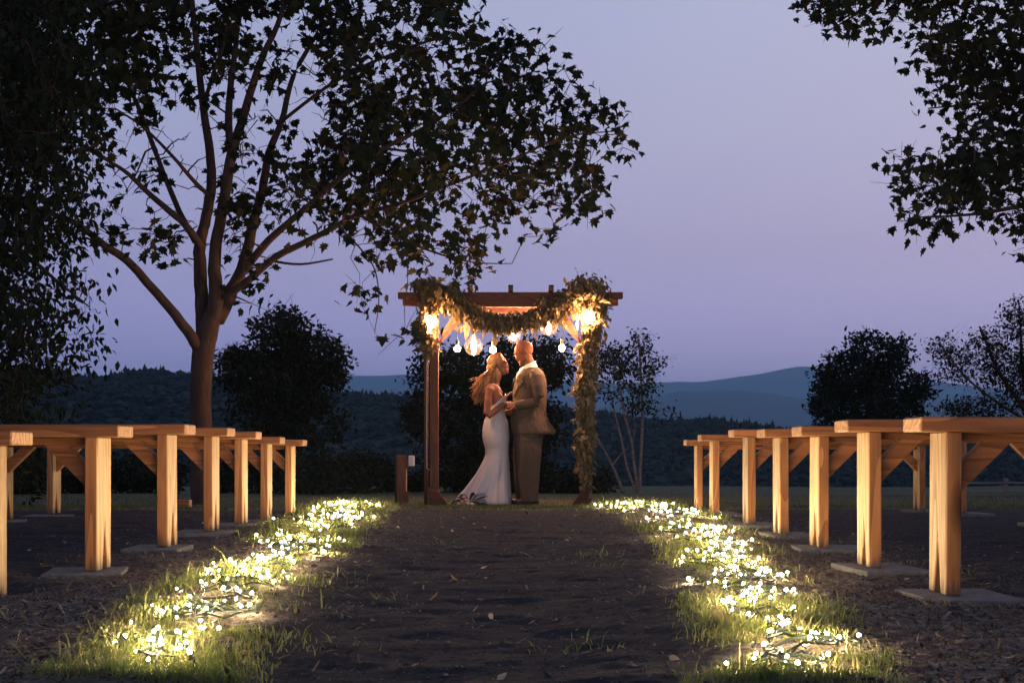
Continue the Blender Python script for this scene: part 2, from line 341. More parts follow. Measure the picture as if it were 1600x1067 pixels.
# grit, mulch and straw lying on the ground
def scatter_bits(n, tmpl, faces, pos, size, tilt=1.0, name='x'):
    th = rng.uniform(0, 2*np.pi, n); c, s = np.cos(th), np.sin(th)
    a = rng.normal(0, .35*tilt, n); b_ = rng.normal(0, .35*tilt, n)
    T = tmpl[None]*size[:, None, :]
    X = T[:, :, 0]*c[:, None]-T[:, :, 1]*s[:, None]; Y = T[:, :, 0]*s[:, None]+T[:, :, 1]*c[:, None]
    Z = T[:, :, 2]+X*a[:, None]+Y*b_[:, None]
    V = np.stack([X+pos[:, 0:1], Y+pos[:, 1:2], Z+pos[:, 2:3]], 2).reshape(-1, 3)
    Fc = (faces[None]+(np.arange(n)*len(tmpl))[:, None, None]).reshape(-1, faces.shape[1])
    return mesh_np(name, V, Fc)
def ground_pts(n, x0, x1, y0, y1, f=None, pw=1.0):
    o = []
    while sum(len(a) for a in o) < n:
        x = rng.uniform(x0, x1, n); u = rng.uniform(0, 1, n); y = (y0**(1-pw)+u*(y1**(1-pw)-y0**(1-pw)))**(1/(1-pw)) if pw != 1 else y0*(y1/y0)**u
        if f is not None:
            k = rng.uniform(0, 1, n) < f(x, y); x, y = x[k], y[k]
        o.append(np.stack([x, y], 1))
    q = np.concatenate(o)[:n]; return np.concatenate([q, G(q[:, 0], q[:, 1])[:, None]], 1)
octv = np.array([[1, 0, 0], [-.8, .5, 0], [-.6, -.7, 0], [0, 0, .8], [.1, .1, -.6]], float)
octf = np.array([[0, 1, 3], [1, 2, 3], [2, 0, 3], [1, 0, 4], [2, 1, 4], [0, 2, 4]])
M_grit = mat('grit', (.015, .014, .016), .9, noise=[(.035, .033, .035), (.13, .12, .115)], scale=45)
n = 38000; P_ = ground_pts(n, -2.6, 2.6, 2.25, 10, lambda x, y: .25+.75*np.exp(-((np.abs(x)-.95)/.45)**2))
S_ = rng.lognormal(-5.65, .45, (n, 1))*rng.uniform(.6, 1.3, (n, 3)); obj('gravel', scatter_bits(n, octv, octf, P_, S_, 1, 'gravel'), M_grit, kind='stuff')
M_mulch = mat('mulch', (.05, .032, .02), .9, noise=[(.11, .075, .05), (.30, .22, .14)], scale=30)
chv = np.array([[1, .12, 0], [1, -.12, .02], [-1, -.15, 0], [-1, .12, .05], [0, 0, .16]], float); chf = np.array([[0, 3, 4], [3, 2, 4], [2, 1, 4], [1, 0, 4]])
n = 42000; P_ = ground_pts(n, -2.2, 2.2, 2.25, 11, lambda x, y: np.clip(np.exp(-((np.abs(x)-1.0)/.35)**2)+.02, 0, 1)); P_[:, 2] += .003
S_ = rng.lognormal(-5.1, .5, (n, 1))*np.array([[1, 1, 1]])*rng.uniform(.6, 1.3, (n, 3)); obj('mulch', scatter_bits(n, chv, chf, P_, S_, 1.2, 'mulch'), M_mulch, kind='stuff')
M_dead = mat('dead_leaf', (.20, .12, .06), .8, noise=[(.38, .28, .17), (.45, .38, .28)], scale=12)
dlv = np.array([[1, 0, .15], [.3, .5, 0], [-.5, .4, .2], [-1, 0, .1], [-.4, -.45, 0], [.4, -.4, .25]], float); dlf = np.array([[0, 1, 5], [1, 2, 4], [1, 4, 5], [2, 3, 4]])
n = 110; P_ = ground_pts(n, -1.9, 1.9, 2.35, 9); P_[:, 2] += .004
S_ = np.repeat(rng.uniform(.006, .018, (n, 1)), 3, 1); obj('leaf_litter', scatter_bits(n, dlv, dlf, P_, S_, 1.2, 'leaf_litter'), M_dead, kind='stuff')

# grass blades
def grass(name, pos, h, wd, lean, m):
    n = len(pos); th = rng.uniform(0, 2*np.pi, n); ph = rng.uniform(0, 2*np.pi, n)
    wx = np.cos(th)*wd; wy = np.sin(th)*wd; lx = np.cos(ph)*lean*h; ly = np.sin(ph)*lean*h
    A = pos.copy(); A[:, 2] -= .004; B = A.copy(); A[:, 0] -= wx; A[:, 1] -= wy; B[:, 0] += wx; B[:, 1] += wy
    mid = pos+np.stack([lx*.35, ly*.35, h*.6], 1); C1 = mid.copy(); C1[:, 0] -= wx*.7; C1[:, 1] -= wy*.7; C2 = mid.copy(); C2[:, 0] += wx*.7; C2[:, 1] += wy*.7
    T = pos+np.stack([lx, ly, h], 1)
    V = np.stack([A, B, C2, C1, T], 1).reshape(-1, 3); o = np.arange(n)*5
    Fc = np.concatenate([np.stack([o, o+1, o+2], 1), np.stack([o, o+2, o+3], 1), np.stack([o+3, o+2, o+4], 1)])
    obj(name, mesh_np(name, V, Fc), m, kind='stuff')
n = 62000; P_ = ground_pts(n, -1.7, 1.7, 2.3, 16, lambda x, y: np.where(y < 10.8, cover(x, y)[0]*(cover(x, y)[1] > .05), cover(x, y)[1]*.8))
grass('grass', P_, rng.lognormal(-4.25, .5, n)*(.75+.045*P_[:, 1]), rng.uniform(.0009, .0022, n)*(.8+.12*P_[:, 1]), rng.uniform(.2, 1.1, n), M_grass)
n = 46000; P_ = ground_pts(n, -7.5, 9, 10.2, 22, lambda x, y: cover(x, y)[0])
grass('lawn', P_, rng.lognormal(-3.8, .35, n), rng.uniform(.002, .004, n), rng.uniform(.2, 1.0, n), M_grass2)
# sparse tufts on path and bank
tp = []
for k in range(30):
    c = ground_pts(1, -1.5, 1.5, 2.4, 8.5)[0]; m = int(rng.integers(3, 12)); r = rng.normal(0, .03, (m, 2)); q = np.stack([c[0]+r[:, 0], c[1]+r[:, 1]], 1)
    tp.append(np.concatenate([q, G(q[:, 0], q[:, 1])[:, None]], 1))
for px, py, s in ((905, 1010, 1), (440, 1010, 2.2), (930, 870, 1), (395, 830, 5), (1195, 905, 3), (415, 960, 2), (330, 900, 3), (1290, 975, 2), (600, 800, 4), (960, 800, 4), (1170, 980, 1.3), (1300, 990, 2)):
    d = CAMZ*F/(py-HOR); m = int(26*s); r = rng.normal(0, .05*s**.5, (m, 2)); q = np.stack([(px-800)/F*d+r[:, 0], d+r[:, 1]], 1)
    tp.append(np.concatenate([q, G(q[:, 0], q[:, 1])[:, None]], 1))
tp = np.concatenate(tp); n = len(tp)
grass('grass_tufts', tp, rng.lognormal(-4.15, .5, n), rng.uniform(.0010, .0024, n), rng.uniform(.5, 1.8, n), M_grass)

# ------------------------------------------------------------------ hills and distant woods
def ridge(name, dist, prof, depth, m, amp, kind='structure', base=-60):
    t = np.array(prof, float); X = np.linspace(t[0, 0], t[-1, 0], 420); hy = np.interp(X, t[:, 0], t[:, 1])
    H = CAMZ-(hy-HOR)/F*dist; H = H+fbm(X*.02, X*0+3, 1, 4, 5)*amp; xw = (X-800)/F*dist
    rows = []
    for f, g in ((-1, 0), (-.6, .45), (-.3, .8), (-.12, .95), (0, 1), (.2, .95), (1, 0)):
        yy = dist+f*depth+fbm(xw*.01, xw*0, 1, 2, 8)*depth*.1*(1-g)
        rows.append(np.stack([xw*(1+0*f), yy, base+(H-base)*g], 1))
    V = np.concatenate(rows); n = len(X); i = (np.arange(len(rows)-1)[:, None]*n+np.arange(n-1)[None]).ravel()
    return obj(name, mesh_np(name, V, np.stack([i, i+1, i+n+1, i+n], 1), True), m, kind=kind)
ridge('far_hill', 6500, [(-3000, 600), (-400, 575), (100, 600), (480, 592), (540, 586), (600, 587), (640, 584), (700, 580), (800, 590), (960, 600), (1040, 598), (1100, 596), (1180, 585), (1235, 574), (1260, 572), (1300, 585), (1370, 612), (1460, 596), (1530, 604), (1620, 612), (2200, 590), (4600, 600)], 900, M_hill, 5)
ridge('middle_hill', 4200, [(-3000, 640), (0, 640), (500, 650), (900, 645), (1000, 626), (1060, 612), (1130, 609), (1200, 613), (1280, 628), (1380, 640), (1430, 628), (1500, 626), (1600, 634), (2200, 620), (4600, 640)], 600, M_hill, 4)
# wooded hill at 450 m: a slope and its canopy of separate crowns
SL = [(-2600, 585), (0, 585), (60, 578), (100, 580), (160, 592), (240, 580), (330, 588), (540, 615), (660, 620), (900, 640), (1000, 655), (1040, 659), (1100, 656), (1150, 662), (1260, 676), (1500, 684), (1800, 680), (4400, 660)]
ridge('wooded_hill', 450, [(a, b_+6) for a, b_ in SL], 240, M_forest, .5, base=-16)
t = np.array(SL, float); cv = []; cf = []; off = 0
conev, conef = [], []
def crown_tmpl(kind):
    v = []; n = 6
    prof = [(.5, 0), (.62, .25), (.34, .6), (.0, 1.0)] if kind else [(.45, 0), (.75, .3), (.62, .7), (.0, 1.0)]
    for r_, z in prof:
        for k in range(n): v.append((r_*math.cos(k*math.pi/3+z*9), r_*math.sin(k*math.pi/3+z*9), z))
    f = [[i*n+k, i*n+(k+1) % n, (i+1)*n+(k+1) % n, (i+1)*n+k] for i in range(3) for k in range(n)]
    return np.array(v), np.array(f)
Vs, Fs = [], []; off = 0
for kind, cnt in ((0, 11000), (1, 2200)):
    tv, tf = crown_tmpl(kind); px = rng.uniform(-300, 1900, cnt); g = rng.uniform(0, 1, cnt)**.8
    g[:cnt//5] = rng.uniform(.97, 1.0, cnt//5)
    hy = np.interp(px, t[:, 0], t[:, 1]+6); H = CAMZ-(hy-HOR)/F*450
    f = np.interp(g, [0, .45, .8, .95, 1], [-1, -.6, -.3, -.12, 0]); y = 450+f*240; x = (px-800)/F*450; z = -16+(H+16)*g-.6
    sz = rng.uniform(1.2, 2.7, cnt)*(1.0 if kind == 0 else .8); hh = sz*(rng.uniform(.7, 1.1, cnt) if kind == 0 else rng.uniform(1.1, 1.9, cnt))
    jit = rng.normal(1, .16, (cnt, len(tv), 3)); T = tv[None]*jit*np.stack([sz, sz, hh], 1)[:, None]+np.stack([x, y, z], 1)[:, None]
    Vs.append(T.reshape(-1, 3)); Fs.append((tf[None]+(np.arange(cnt)*len(tv))[:, None, None]).reshape(-1, 4)+off); off += cnt*len(tv)
obj('distant_woods', mesh_np('distant_woods', np.concatenate(Vs), np.concatenate(Fs), True), M_forest, kind='stuff')

# ------------------------------------------------------------------ trees
def oak_leaf():
    pts = [(0, 0), (.16, .10), (.42, .06), (.30, .24), (.56, .34), (.34, .44), (.50, .66), (.22, .64), (.14, .82), (0, 1.05)]
    o = [(x, y) for x, y in pts]+[(-x, y) for x, y in reversed(pts[1:-1])]
    v = [(x, y, .18*abs(x)-.25*y*y) for x, y in o]; v.append((0, .45, -.06)); c = len(o)
    return np.array(v), np.array([[i, (i+1) % c, c] for i in range(c)])
def small_leaf():
    v = [(0, 0, 0), (.24, .4, .05), (.12, .8, 0), (0, 1, -.12), (-.12, .8, 0), (-.24, .4, .05)]
    return np.array(v), np.array([[0, 1, 5], [1, 4, 5], [1, 2, 4], [2, 3, 4]])
OAK, SMALL = oak_leaf(), small_leaf()
def leaf_place(tm, pos, size, droop=.3, spread=1.0):
    n = len(pos); th = rng.uniform(0, 2*np.pi, n); pitch = rng.normal(-droop, .55*spread, n); roll = rng.normal(0, .6, n)
    cy, sy = np.cos(th), np.sin(th); cp, sp_ = np.cos(pitch), np.sin(pitch); cr_, sr = np.cos(roll), np.sin(roll)
    T = tm[None]*size[:, None, None]
    x = T[:, :, 0]*cr_[:, None]+T[:, :, 2]*sr[:, None]; z = -T[:, :, 0]*sr[:, None]+T[:, :, 2]*cr_[:, None]; y = T[:, :, 1]
    y2 = y*cp[:, None]-z*sp_[:, None]; z2 = y*sp_[:, None]+z*cp[:, None]
    X = x*cy[:, None]-y2*sy[:, None]; Y = x*sy[:, None]+y2*cy[:, None]
    return np.stack([X, Y, z2], 2)+pos[:, None, :]
def tree(name, label, limbs, clumps, leaf, lsize, per, spread, mleaf, mbark, nsingle=0, base=None, group=None, droop=.3, twig=.006, maxtwig=9, cat='tree', crown='crown', bare=None):
    """limbs: list of (points(n,3), radii); clumps: (m,3) leaf cluster centres"""
    base = limbs[0][0][0] if base is None else base
    root = thing(name, label, cat, tuple(base), group); b = np.array(base)
    mb = MB(); nodes = []; nrad = []
    for pts, rad in limbs:
        pts = np.array(pts); k = len(pts); tt = np.linspace(0, k-1, (k-1)*4+1); q = []
        for u in tt:     # Catmull-Rom
            i = min(int(u), k-2); f = u-i; p0, p1, p2, p3 = pts[max(i-1, 0)], pts[i], pts[i+1], pts[min(i+2, k-1)]
            q.append(.5*((2*p1)+(-p0+p2)*f+(2*p0-5*p1+4*p2-p3)*f*f+(-p0+3*p1-3*p2+p3)*f**3))
        rr = np.interp(tt, range(k), rad); q = np.array(q); q += rng.normal(0, 1, q.shape)*rr[:, None]*.04
        mb.tube(q-b, list(rr), 9 if rad[0] > .05 else 6)
        for a, r_ in zip(q, rr):
            if r_ < .12: nodes.append(a); nrad.append(r_)
    nodes = list(nodes); leafy = clumps
    if bare is not None: clumps = np.concatenate([clumps, bare])
    if len(clumps):
        NA = np.zeros((len(nodes)+len(clumps)*3, 3)); NR = np.zeros(len(NA)); k = len(nodes); NA[:k] = nodes; NR[:k] = nrad
        dd = np.array([np.min(np.sum((NA[:k]-c)**2, 1)) for c in clumps])
        for ci in np.argsort(dd):
            c = clumps[ci]; D = np.sqrt(np.sum((NA[:k]-c)**2, 1)); j = int(np.argmin(D)); p0 = NA[j]; r0 = min(NR[j]*.75, twig+D[j]*.006); r0 = max(r0, twig*.55)
            dirn = c-p0; ln = D[j]
            m1 = p0+dirn*.35+rng.normal(0, .08, 3)*ln+np.array([0, 0, .06*ln]); m2 = p0+dirn*.7+rng.normal(0, .07, 3)*ln+np.array([0, 0, .07*ln])
            if ln < maxtwig: mb.tube(np.array([p0, m1, m2, c])-b, [r0, r0*.8, r0*.6, r0*.3], 4, False)
            for q, r_ in ((m1, r0*.8), (m2, r0*.6), (c, r0*.4)): NA[k] = q; NR[k] = r_; k += 1
    for c in (leafy if len(leafy) < 1400 else leafy[::2]):      # last twiglets inside each leaf cluster
        for _ in range(3):
            e = c+rng.normal(0, 1, 3)*spread*.55; mb.tube([c-b, (c*.5+e*.5)-b+np.array([0, 0, .01]), e-b], [twig*.42, twig*.3, twig*.18], 3, False)
    if mb.v: obj('trunk', mb.mesh('trunk', True), mbark, root)
    if len(clumps):
        clumps = leafy; cnt = rng.poisson(per, len(clumps))+2; P = np.repeat(clumps, cnt, 0); P = P+rng.normal(0, spread*.5, P.shape)*np.array([1, 1, .75])
        n = len(P); sz = rng.uniform(.65, 1.15, n)*lsize; tv, tf = leaf
        ordr = np.argsort(P[:, 1]); single = ordr[:nsingle*4:4] if nsingle else ordr[:0]
        keep = np.ones(n, bool); keep[single] = False
        Vv = leaf_place(tv, P[keep]-b, sz[keep], droop).reshape(-1, 3)
        Fc = (tf[None]+(np.arange(keep.sum())*len(tv))[:, None, None]).reshape(-1, 3)
        obj(crown, mesh_np(crown, Vv, Fc), mleaf, root, kind='stuff')
        if nsingle:
            shapes = []
            for k in range(6):
                V1 = leaf_place(tv, np.zeros((1, 3)), np.array([1.0]), droop)[0]; mm_ = mesh_np('leaf', V1, tf); mm_.materials.append(M_leafb); shapes.append(mm_)
            for k, i in enumerate(single):
                o = bpy.data.objects.new('leaf', shapes[k % 6]); COL.objects.link(o); o.parent = root; o.location = P[i]-b
                o.rotation_euler = (rng.normal(0, .3), rng.normal(0, .3), rng.uniform(0, 6.28)); o.scale = [sz[i]]*3
    return root
def limb(pp, d0, d1, px2m=None):
    pts = []; rad = []; n = len(pp)
    for i, (x, y, r) in enumerate(pp):
        d = d0+(d1-d0)*(i/max(1, n-1)); pts.append(W(x, y, d)); rad.append(r/F*d)
    return (np.array(pts), rad)
def grid_clumps(x0, y0, rows, dmin, dmax, cell=40, full=3.2, pw=1.5, dcurve=None):
    out_ = []
    for j, row in enumerate(rows):
        for i, ch in enumerate(row):
            v = int(ch)
            if not v: continue
            m = rng.poisson(full*(v/9)**pw)
            for _ in range(m):
                px = x0+(i+rng.uniform(0, 1))*cell; py = y0+(j+rng.uniform(0, 1))*cell
                out_.append(W(px, py, rng.uniform(dmin, dmax)))
    return np.array(out_)

# the big oak beside the arch
oak_rows = [
 '9999999999999999988500000',
 '9999999999999999988400000',
 '9999999999999999987000000',
 '9999977688778788987300000',
 '9999977688777888986000000',
 '9999977788767678888720000',
 '9999977676557888857875000',
 '9999976575226888999887300',
 '9999966465238999999998754',
 '8876643466679999999986788',
 '7555544255889999998877665',
 '5544423227778889988866510',
 '4443412235667788667776730',
 '2223344225643336856200000',
 '0000232005300054145442000',
 '0000000004300054000000000',
 '0000000000000054000000000',
 '0000000000000030000000000']
oc = grid_clumps(0, -160, oak_rows, 15.2, 19.6, full=3.1, pw=2.2)
oak_limbs = [
 limb([(318, 800, 21), (316, 770, 18.5), (315, 700, 16.5), (314, 620, 16.5), (316, 560, 17.5), (325, 520, 17), (334, 485, 13)], 17.2, 17.2),
 limb([(310, 548, 9), (300, 528, 9), (264, 480, 7.5), (230, 442, 7), (200, 408, 6.5), (165, 385, 6), (120, 350, 4.5), (70, 330, 3.5), (10, 310, 2.5)], 17.2, 16.0),
 limb([(316, 545, 12), (316, 490, 11), (313, 430, 10.5), (312, 385, 9.5), (322, 340, 8.5), (330, 290, 8), (328, 240, 7), (318, 170, 6), (308, 80, 5), (300, 0, 4), (292, -90, 3)], 17.3, 18.0),
 limb([(332, 500, 13), (338, 460, 11.5), (335, 410, 10), (343, 350, 9), (352, 300, 8.5), (362, 240, 8), (378, 190, 7), (396, 130, 6), (412, 85, 5), (440, 20, 4), (455, -80, 3)], 17.2, 16.4),
 limb([(361, 245, 6), (357, 180, 6), (362, 120, 5), (370, 50, 4), (374, -60, 3)], 17.0, 17.8),
 limb([(340, 500, 12), (362, 455, 10), (383, 405, 9), (395, 350, 8), (410, 300, 7), (420, 240, 6), (440, 190, 5), (458, 120, 4), (500, 40, 3), (525, -60, 2)], 17.3, 18.6),
 limb([(352, 458, 7), (385, 417, 6.5), (420, 376, 6), (455, 345, 5.2), (490, 315, 4.6), (540, 272, 4), (600, 232, 3.4), (680, 190, 2.8), (760, 130, 2)], 17.2, 16.2),
 limb([(350, 466, 6), (390, 437, 6), (430, 402, 5.6), (470, 382, 5), (510, 362, 4.5), (560, 335, 4), (620, 320, 3.2), (700, 290, 2.5), (800, 250, 1.9), (880, 215, 1.4), (965, 205, .8)], 17.1, 16.0),
 limb([(425, 408, 2.2), (470, 413, 1.8), (520, 405, 1.2)], 17.0, 16.7),
 limb([(530, 355, 1.8), (560, 385, 1.5), (585, 420, 1.2), (592, 470, .9), (585, 520, .5)], 16.6, 16.3),
 limb([(314, 385, 6), (290, 352, 5.6), (262, 328, 5), (230, 300, 4.2), (195, 268, 3.2), (150, 240, 2.2), (90, 200, 1.6)], 17.2, 16.3),
 limb([(305, 378, 5), (280, 330, 4.5), (255, 270, 4.2), (225, 190, 3.8), (200, 130, 3), (175, 60, 2)], 17.4, 18.4),
 limb([(326, 305, 3.4), (300, 280, 3.2), (270, 245, 2.7), (225, 200, 2), (180, 170, 1.3)], 17.3, 16.4),
 limb([(318, 165, 3.5), (335, 110, 3), (352, 60, 2.4), (360, -10, 1.6)], 17.7, 17.0),
 limb([(600, 232, 2.4), (650, 240, 2.1), (720, 260, 1.6), (800, 300, 1.1), (860, 320, .7)], 16.5, 17.4),
 limb([(560, 335, 2.6), (620, 370, 2.1), (680, 395, 1.6), (740, 410, 1.1), (800, 412, .6)], 16.7, 16.2),
 limb([(440, 190, 3), (520, 130, 2.6), (600, 90, 2.2), (700, 60, 1.6), (780, 90, 1)], 17.9, 17.2)]
tree('oak_tree', 'large spreading oak tree with forked reddish trunk rising behind the left row of benches', oak_limbs, oc, OAK, .128, 16, .27, M_leaf, M_bark, nsingle=300, droop=.35, twig=.011, bare=np.array([W(rng.uniform(170, 600), rng.uniform(40, 420), rng.uniform(15.8, 18.6)) for _ in range(230)]))

# fine leaved tree at the left edge
lr = ['999999987']*8+['999999986', '999999987', '988888765', '988888764', '988888863', '988888752', '988888762', '988888764', '999888876', '999888862', '888888630', '778888720', '688888620', '588877510']
lc = grid_clumps(-220, -120, lr, 12.8, 15.6, full=9.5, pw=1.4)
tree('fine_leaved_tree', 'dark drooping tree with small narrow leaves filling the left edge of the view', [
 limb([(-150, 885, 34), (-145, 700, 28), (-140, 500, 24), (-130, 300, 20), (-110, 100, 14), (-90, -150, 8)], 14.4, 14.6),
 limb([(-138, 470, 12), (-80, 400, 9), (-20, 380, 6), (40, 400, 4), (90, 440, 2.4), (140, 480, 1)], 14.4, 13.6),
 limb([(-135, 400, 12), (-80, 300, 9), (-20, 220, 6), (50, 160, 4), (110, 120, 2)], 14.4, 14.9),
 limb([(-142, 560, 9), (-90, 520, 7), (-30, 520, 5), (30, 540, 2.5), (60, 580, 1)], 14.4, 14.0),
 limb([(-125, 260, 9), (-80, 120, 7), (-30, 20, 5), (40, -60, 2.5)], 14.5, 13.6)], lc, SMALL, .10, 17, .30, M_leaf2, M_bark, droop=.7)

# maple boughs reaching in at the right
mr_ = ['99999999999', '99999999999', '99999999999', '78899999999', '13726778889', '00004877899', '00003778999', '00006638999', '00001558999', '00000267789', '00003678899', '00006787899', '00005654678', '00000000026']
mr2 = ['9'*6+r[1:] for r in mr_]
mc = grid_clumps(1240, -160, mr_, 12.6, 15.8, full=3.6, pw=2.0)
tree('maple_tree', 'maple with drooping leafy boughs hanging into the upper right of the view', [
 limb([(1890, 880, 36), (1885, 700, 30), (1880, 500, 27), (1870, 300, 24), (1850, 100, 16), (1830, -150, 9)], 14.4, 14.6),
 limb([(1872, 330, 12), (1780, 200, 9), (1690, 130, 6), (1600, 90, 4), (1510, 70, 2.6), (1440, 60, 1.4)], 14.4, 14.0),
 limb([(1875, 420, 12), (1790, 330, 9), (1700, 310, 6), (1610, 320, 4), (1520, 335, 2.4), (1430, 340, 1)], 14.4, 13.6),
 limb([(1868, 240, 12), (1760, 60, 9), (1640, -30, 6), (1520, -40, 4), (1400, -10, 2.6), (1310, 40, 1.2)], 14.4, 14.6),
 limb([(1690, 300, 5), (1620, 240, 3.4), (1550, 220, 2.2), (1470, 215, 1)], 13.9, 14.6),
 limb([(1690, 130, 5), (1620, 160, 3), (1550, 160, 2), (1450, 170, 1)], 14.3, 14.9)], mc, OAK, .102, 15, .25, M_leaf, M_bark, nsingle=240, droop=.35, twig=.008)

# smaller trees and shrubs behind
def blob_clumps(cx, cy, rx, ry, d, dr, n, flat=0):
    o = []
    while len(o) < n:
        a = rng.uniform(-1, 1, 3)
        rad_ = .72+.75*float(vnoise(a[0]*2.3+cx*.1, a[1]*2.3+cy*.1+a[2], 3)+.5)*.75
        if np.sum(a**2) > rad_**2 or np.sum(a**2) < .12*rng.uniform(): continue
        o.append(W(cx+a[0]*rx, cy+a[1]*ry, d+a[2]*dr))
    return o
def multi(*bl):
    o = []
    for b_ in bl: o += blob_clumps(*b_)
    return np.array(o)
gy = lambda d: HOR+(CAMZ-float(gz(0, d)))/d*F
d = 28
tree('crab_apple_tree', 'rounded dark tree standing between the oak trunk and the arch', [
 limb([(442, gy(d)+2, 6), (440, 700, 5.5), (438, 620, 5), (440, 560, 4), (445, 510, 2)], d, d),
 limb([(439, 640, 4), (410, 590, 3), (380, 560, 2), (355, 545, 1)], d, d-.7), limb([(440, 620, 4), (480, 580, 3), (510, 560, 2), (525, 550, 1)], d, d+.6)],
 multi((440, 520, 50, 42, d, 1, 110), (390, 575, 50, 35, d, 1, 90), (488, 560, 50, 45, d, 1, 110), (440, 600, 90, 60, d, 1.2, 190), (450, 665, 95, 50, d, 1.2, 150), (372, 560, 28, 14, d, .6, 22), (520, 585, 18, 20, d, .6, 25)),
 SMALL, .13, 15, .22, M_leaf2, M_bark, twig=.012)
d = 26
tree('dark_tree', 'dense dark tree growing directly behind the arch and the couple', [
 limb([(770, gy(d)+2, 7), (768, 700, 6), (765, 620, 5), (770, 560, 3)], d, d), limb([(768, 650, 4), (720, 600, 3), (690, 570, 1.5)], d, d), limb([(768, 640, 4), (820, 590, 3), (860, 560, 1.5)], d, d)],
 multi((700, 575, 45, 35, d, .9, 75), (660, 640, 32, 50, d, .8, 60), (775, 585, 60, 50, d, 1, 140), (850, 570, 42, 42, d, 1, 90), (770, 665, 115, 70, d, 1.2, 330), (775, 740, 115, 50, d, 1.2, 260)),
 SMALL, .12, 15, .2, M_leaf2, M_bark, twig=.012)
d = 24.5
tree('birch_clump', 'slender young birch clump with pale leaning stems right of the arch', [
 limb([(1000, gy(d)+2, 3), (1000, 740, 2.6), (1003, 680, 2.4), (1004, 640, 2.2), (1001, 580, 1.8), (998, 530, 1)], d, d),
 limb([(998, gy(d)+2, 3), (990, 720, 2.4), (987, 690, 2.2), (975, 645, 1.8), (968, 600, 1.4), (955, 550, .8)], d, d-.3),
 limb([(996, gy(d)+2, 2.6), (980, 730, 2.2), (972, 690, 1.8), (962, 650, 1.4), (950, 600, .8)], d, d+.4),
 limb([(975, gy(d), 2.6), (958, 730, 2.2), (945, 705, 1.8), (930, 680, 1.2), (905, 650, .7)], d, d-.5),
 limb([(957, 727, 1.4), (968, 712, 1.1), (980, 700, .8)], d-.1, d), limb([(988, 692, 1.2), (992, 670, .9), (990, 650, .5)], d, d)],
 multi((998, 535, 18, 20, d, .4, 16), (1010, 570, 28, 25, d, .5, 40), (955, 560, 34, 24, d, .6, 64), (975, 610, 50, 32, d, .6, 70), (1020, 640, 32, 14, d, .6, 12)),
 SMALL, .085, 8, .17, M_leaf2, M_bark2, twig=.005)
d = 42
tree('round_tree', 'broad round dark tree against the hills behind the right row of benches', [
 limb([(1358, gy(d)+2, 4.5), (1356, 700, 4), (1356, 640, 3.4), (1360, 580, 2)], d, d), limb([(1356, 660, 3), (1310, 610, 2), (1280, 590, 1)], d, d), limb([(1356, 650, 3), (1410, 600, 2), (1440, 590, 1)], d, d)],
 multi((1375, 560, 50, 44, d, 1.2, 150), (1320, 590, 48, 36, d, 1.2, 120), (1355, 630, 92, 46, d, 1.6, 300), (1430, 605, 26, 22, d, 1, 40), (1285, 625, 26, 22, d, 1, 40), (1355, 680, 80, 30, d, 1.4, 130)),
 SMALL, .17, 13, .26, M_leaf2, M_bark, twig=.014, droop=-.3)
d = 27
tree('airy_tree', 'airy small leaved tree with thin branches at the far right behind the benches', [
 limb([(1640, gy(d)+2, 6), (1630, 700, 5), (1600, 640, 4), (1560, 580, 3), (1535, 520, 2), (1530, 510, 1)], d, d), limb([(1632, 700, 4), (1600, 600, 3), (1595, 520, 2), (1592, 470, 1)], d, d+.5),
 limb([(1610, 660, 3), (1560, 630, 2.2), (1510, 590, 1.6), (1470, 540, .8)], d, d-.5), limb([(1620, 690, 3), (1570, 670, 2), (1520, 655, 1.2), (1480, 645, .7)], d, d)],
 multi((1592, 500, 24, 34, d, .6, 70), (1540, 540, 32, 34, d, .7, 50), (1475, 545, 22, 18, d, .5, 26), (1505, 575, 40, 26, d, .7, 60), (1580, 580, 50, 40, d, .8, 150), (1540, 640, 60, 26, d, .8, 90), (1640, 600, 50, 80, d, .8, 160), (1490, 640, 24, 12, d, .5, 20)),
 SMALL, .085, 8, .19, M_leaf2, M_bark, twig=.006)
k = 0
SHR = [(30, 700, 60, 23, 'low dark shrub behind the nearest left bench'), (130, 712, 60, 24, 'low dark shrub left of the oak behind the second bench'),
       (235, 705, 55, 24, 'dark shrub beside the oak trunk on its left'), (385, 700, 60, 25, 'dark shrub behind the last left benches'),
       (480, 700, 55, 24, 'bushy dark shrub just beyond the end of the left bench row'), (565, 704, 50, 25, 'bushy dark shrub left of the red utility post'),
       (625, 740, 30, 26, 'small dark shrub behind the red utility post'), (905, 735, 50, 25, 'dark shrub at the foot of the birch clump')]
for x, top, hw, d, lab in SHR:
    b_ = gy(d); cy = (top+b_)/2
    tree('shrub', lab, [limb([(x, b_+3, 3), (x+2, cy, 2)], d, d), limb([(x, b_-3, 2), (x-hw*.5, cy, 1.2)], d, d), limb([(x, b_-3, 2), (x+hw*.5, cy, 1.2)], d, d)],
         multi((x, cy+5, hw, (b_-top)*.5, d, .7, 110)), SMALL, .11, 15, .2, M_leaf2, M_bark, twig=.008, group='shrubs along the edge of the clearing', cat='shrub', crown='foliage')

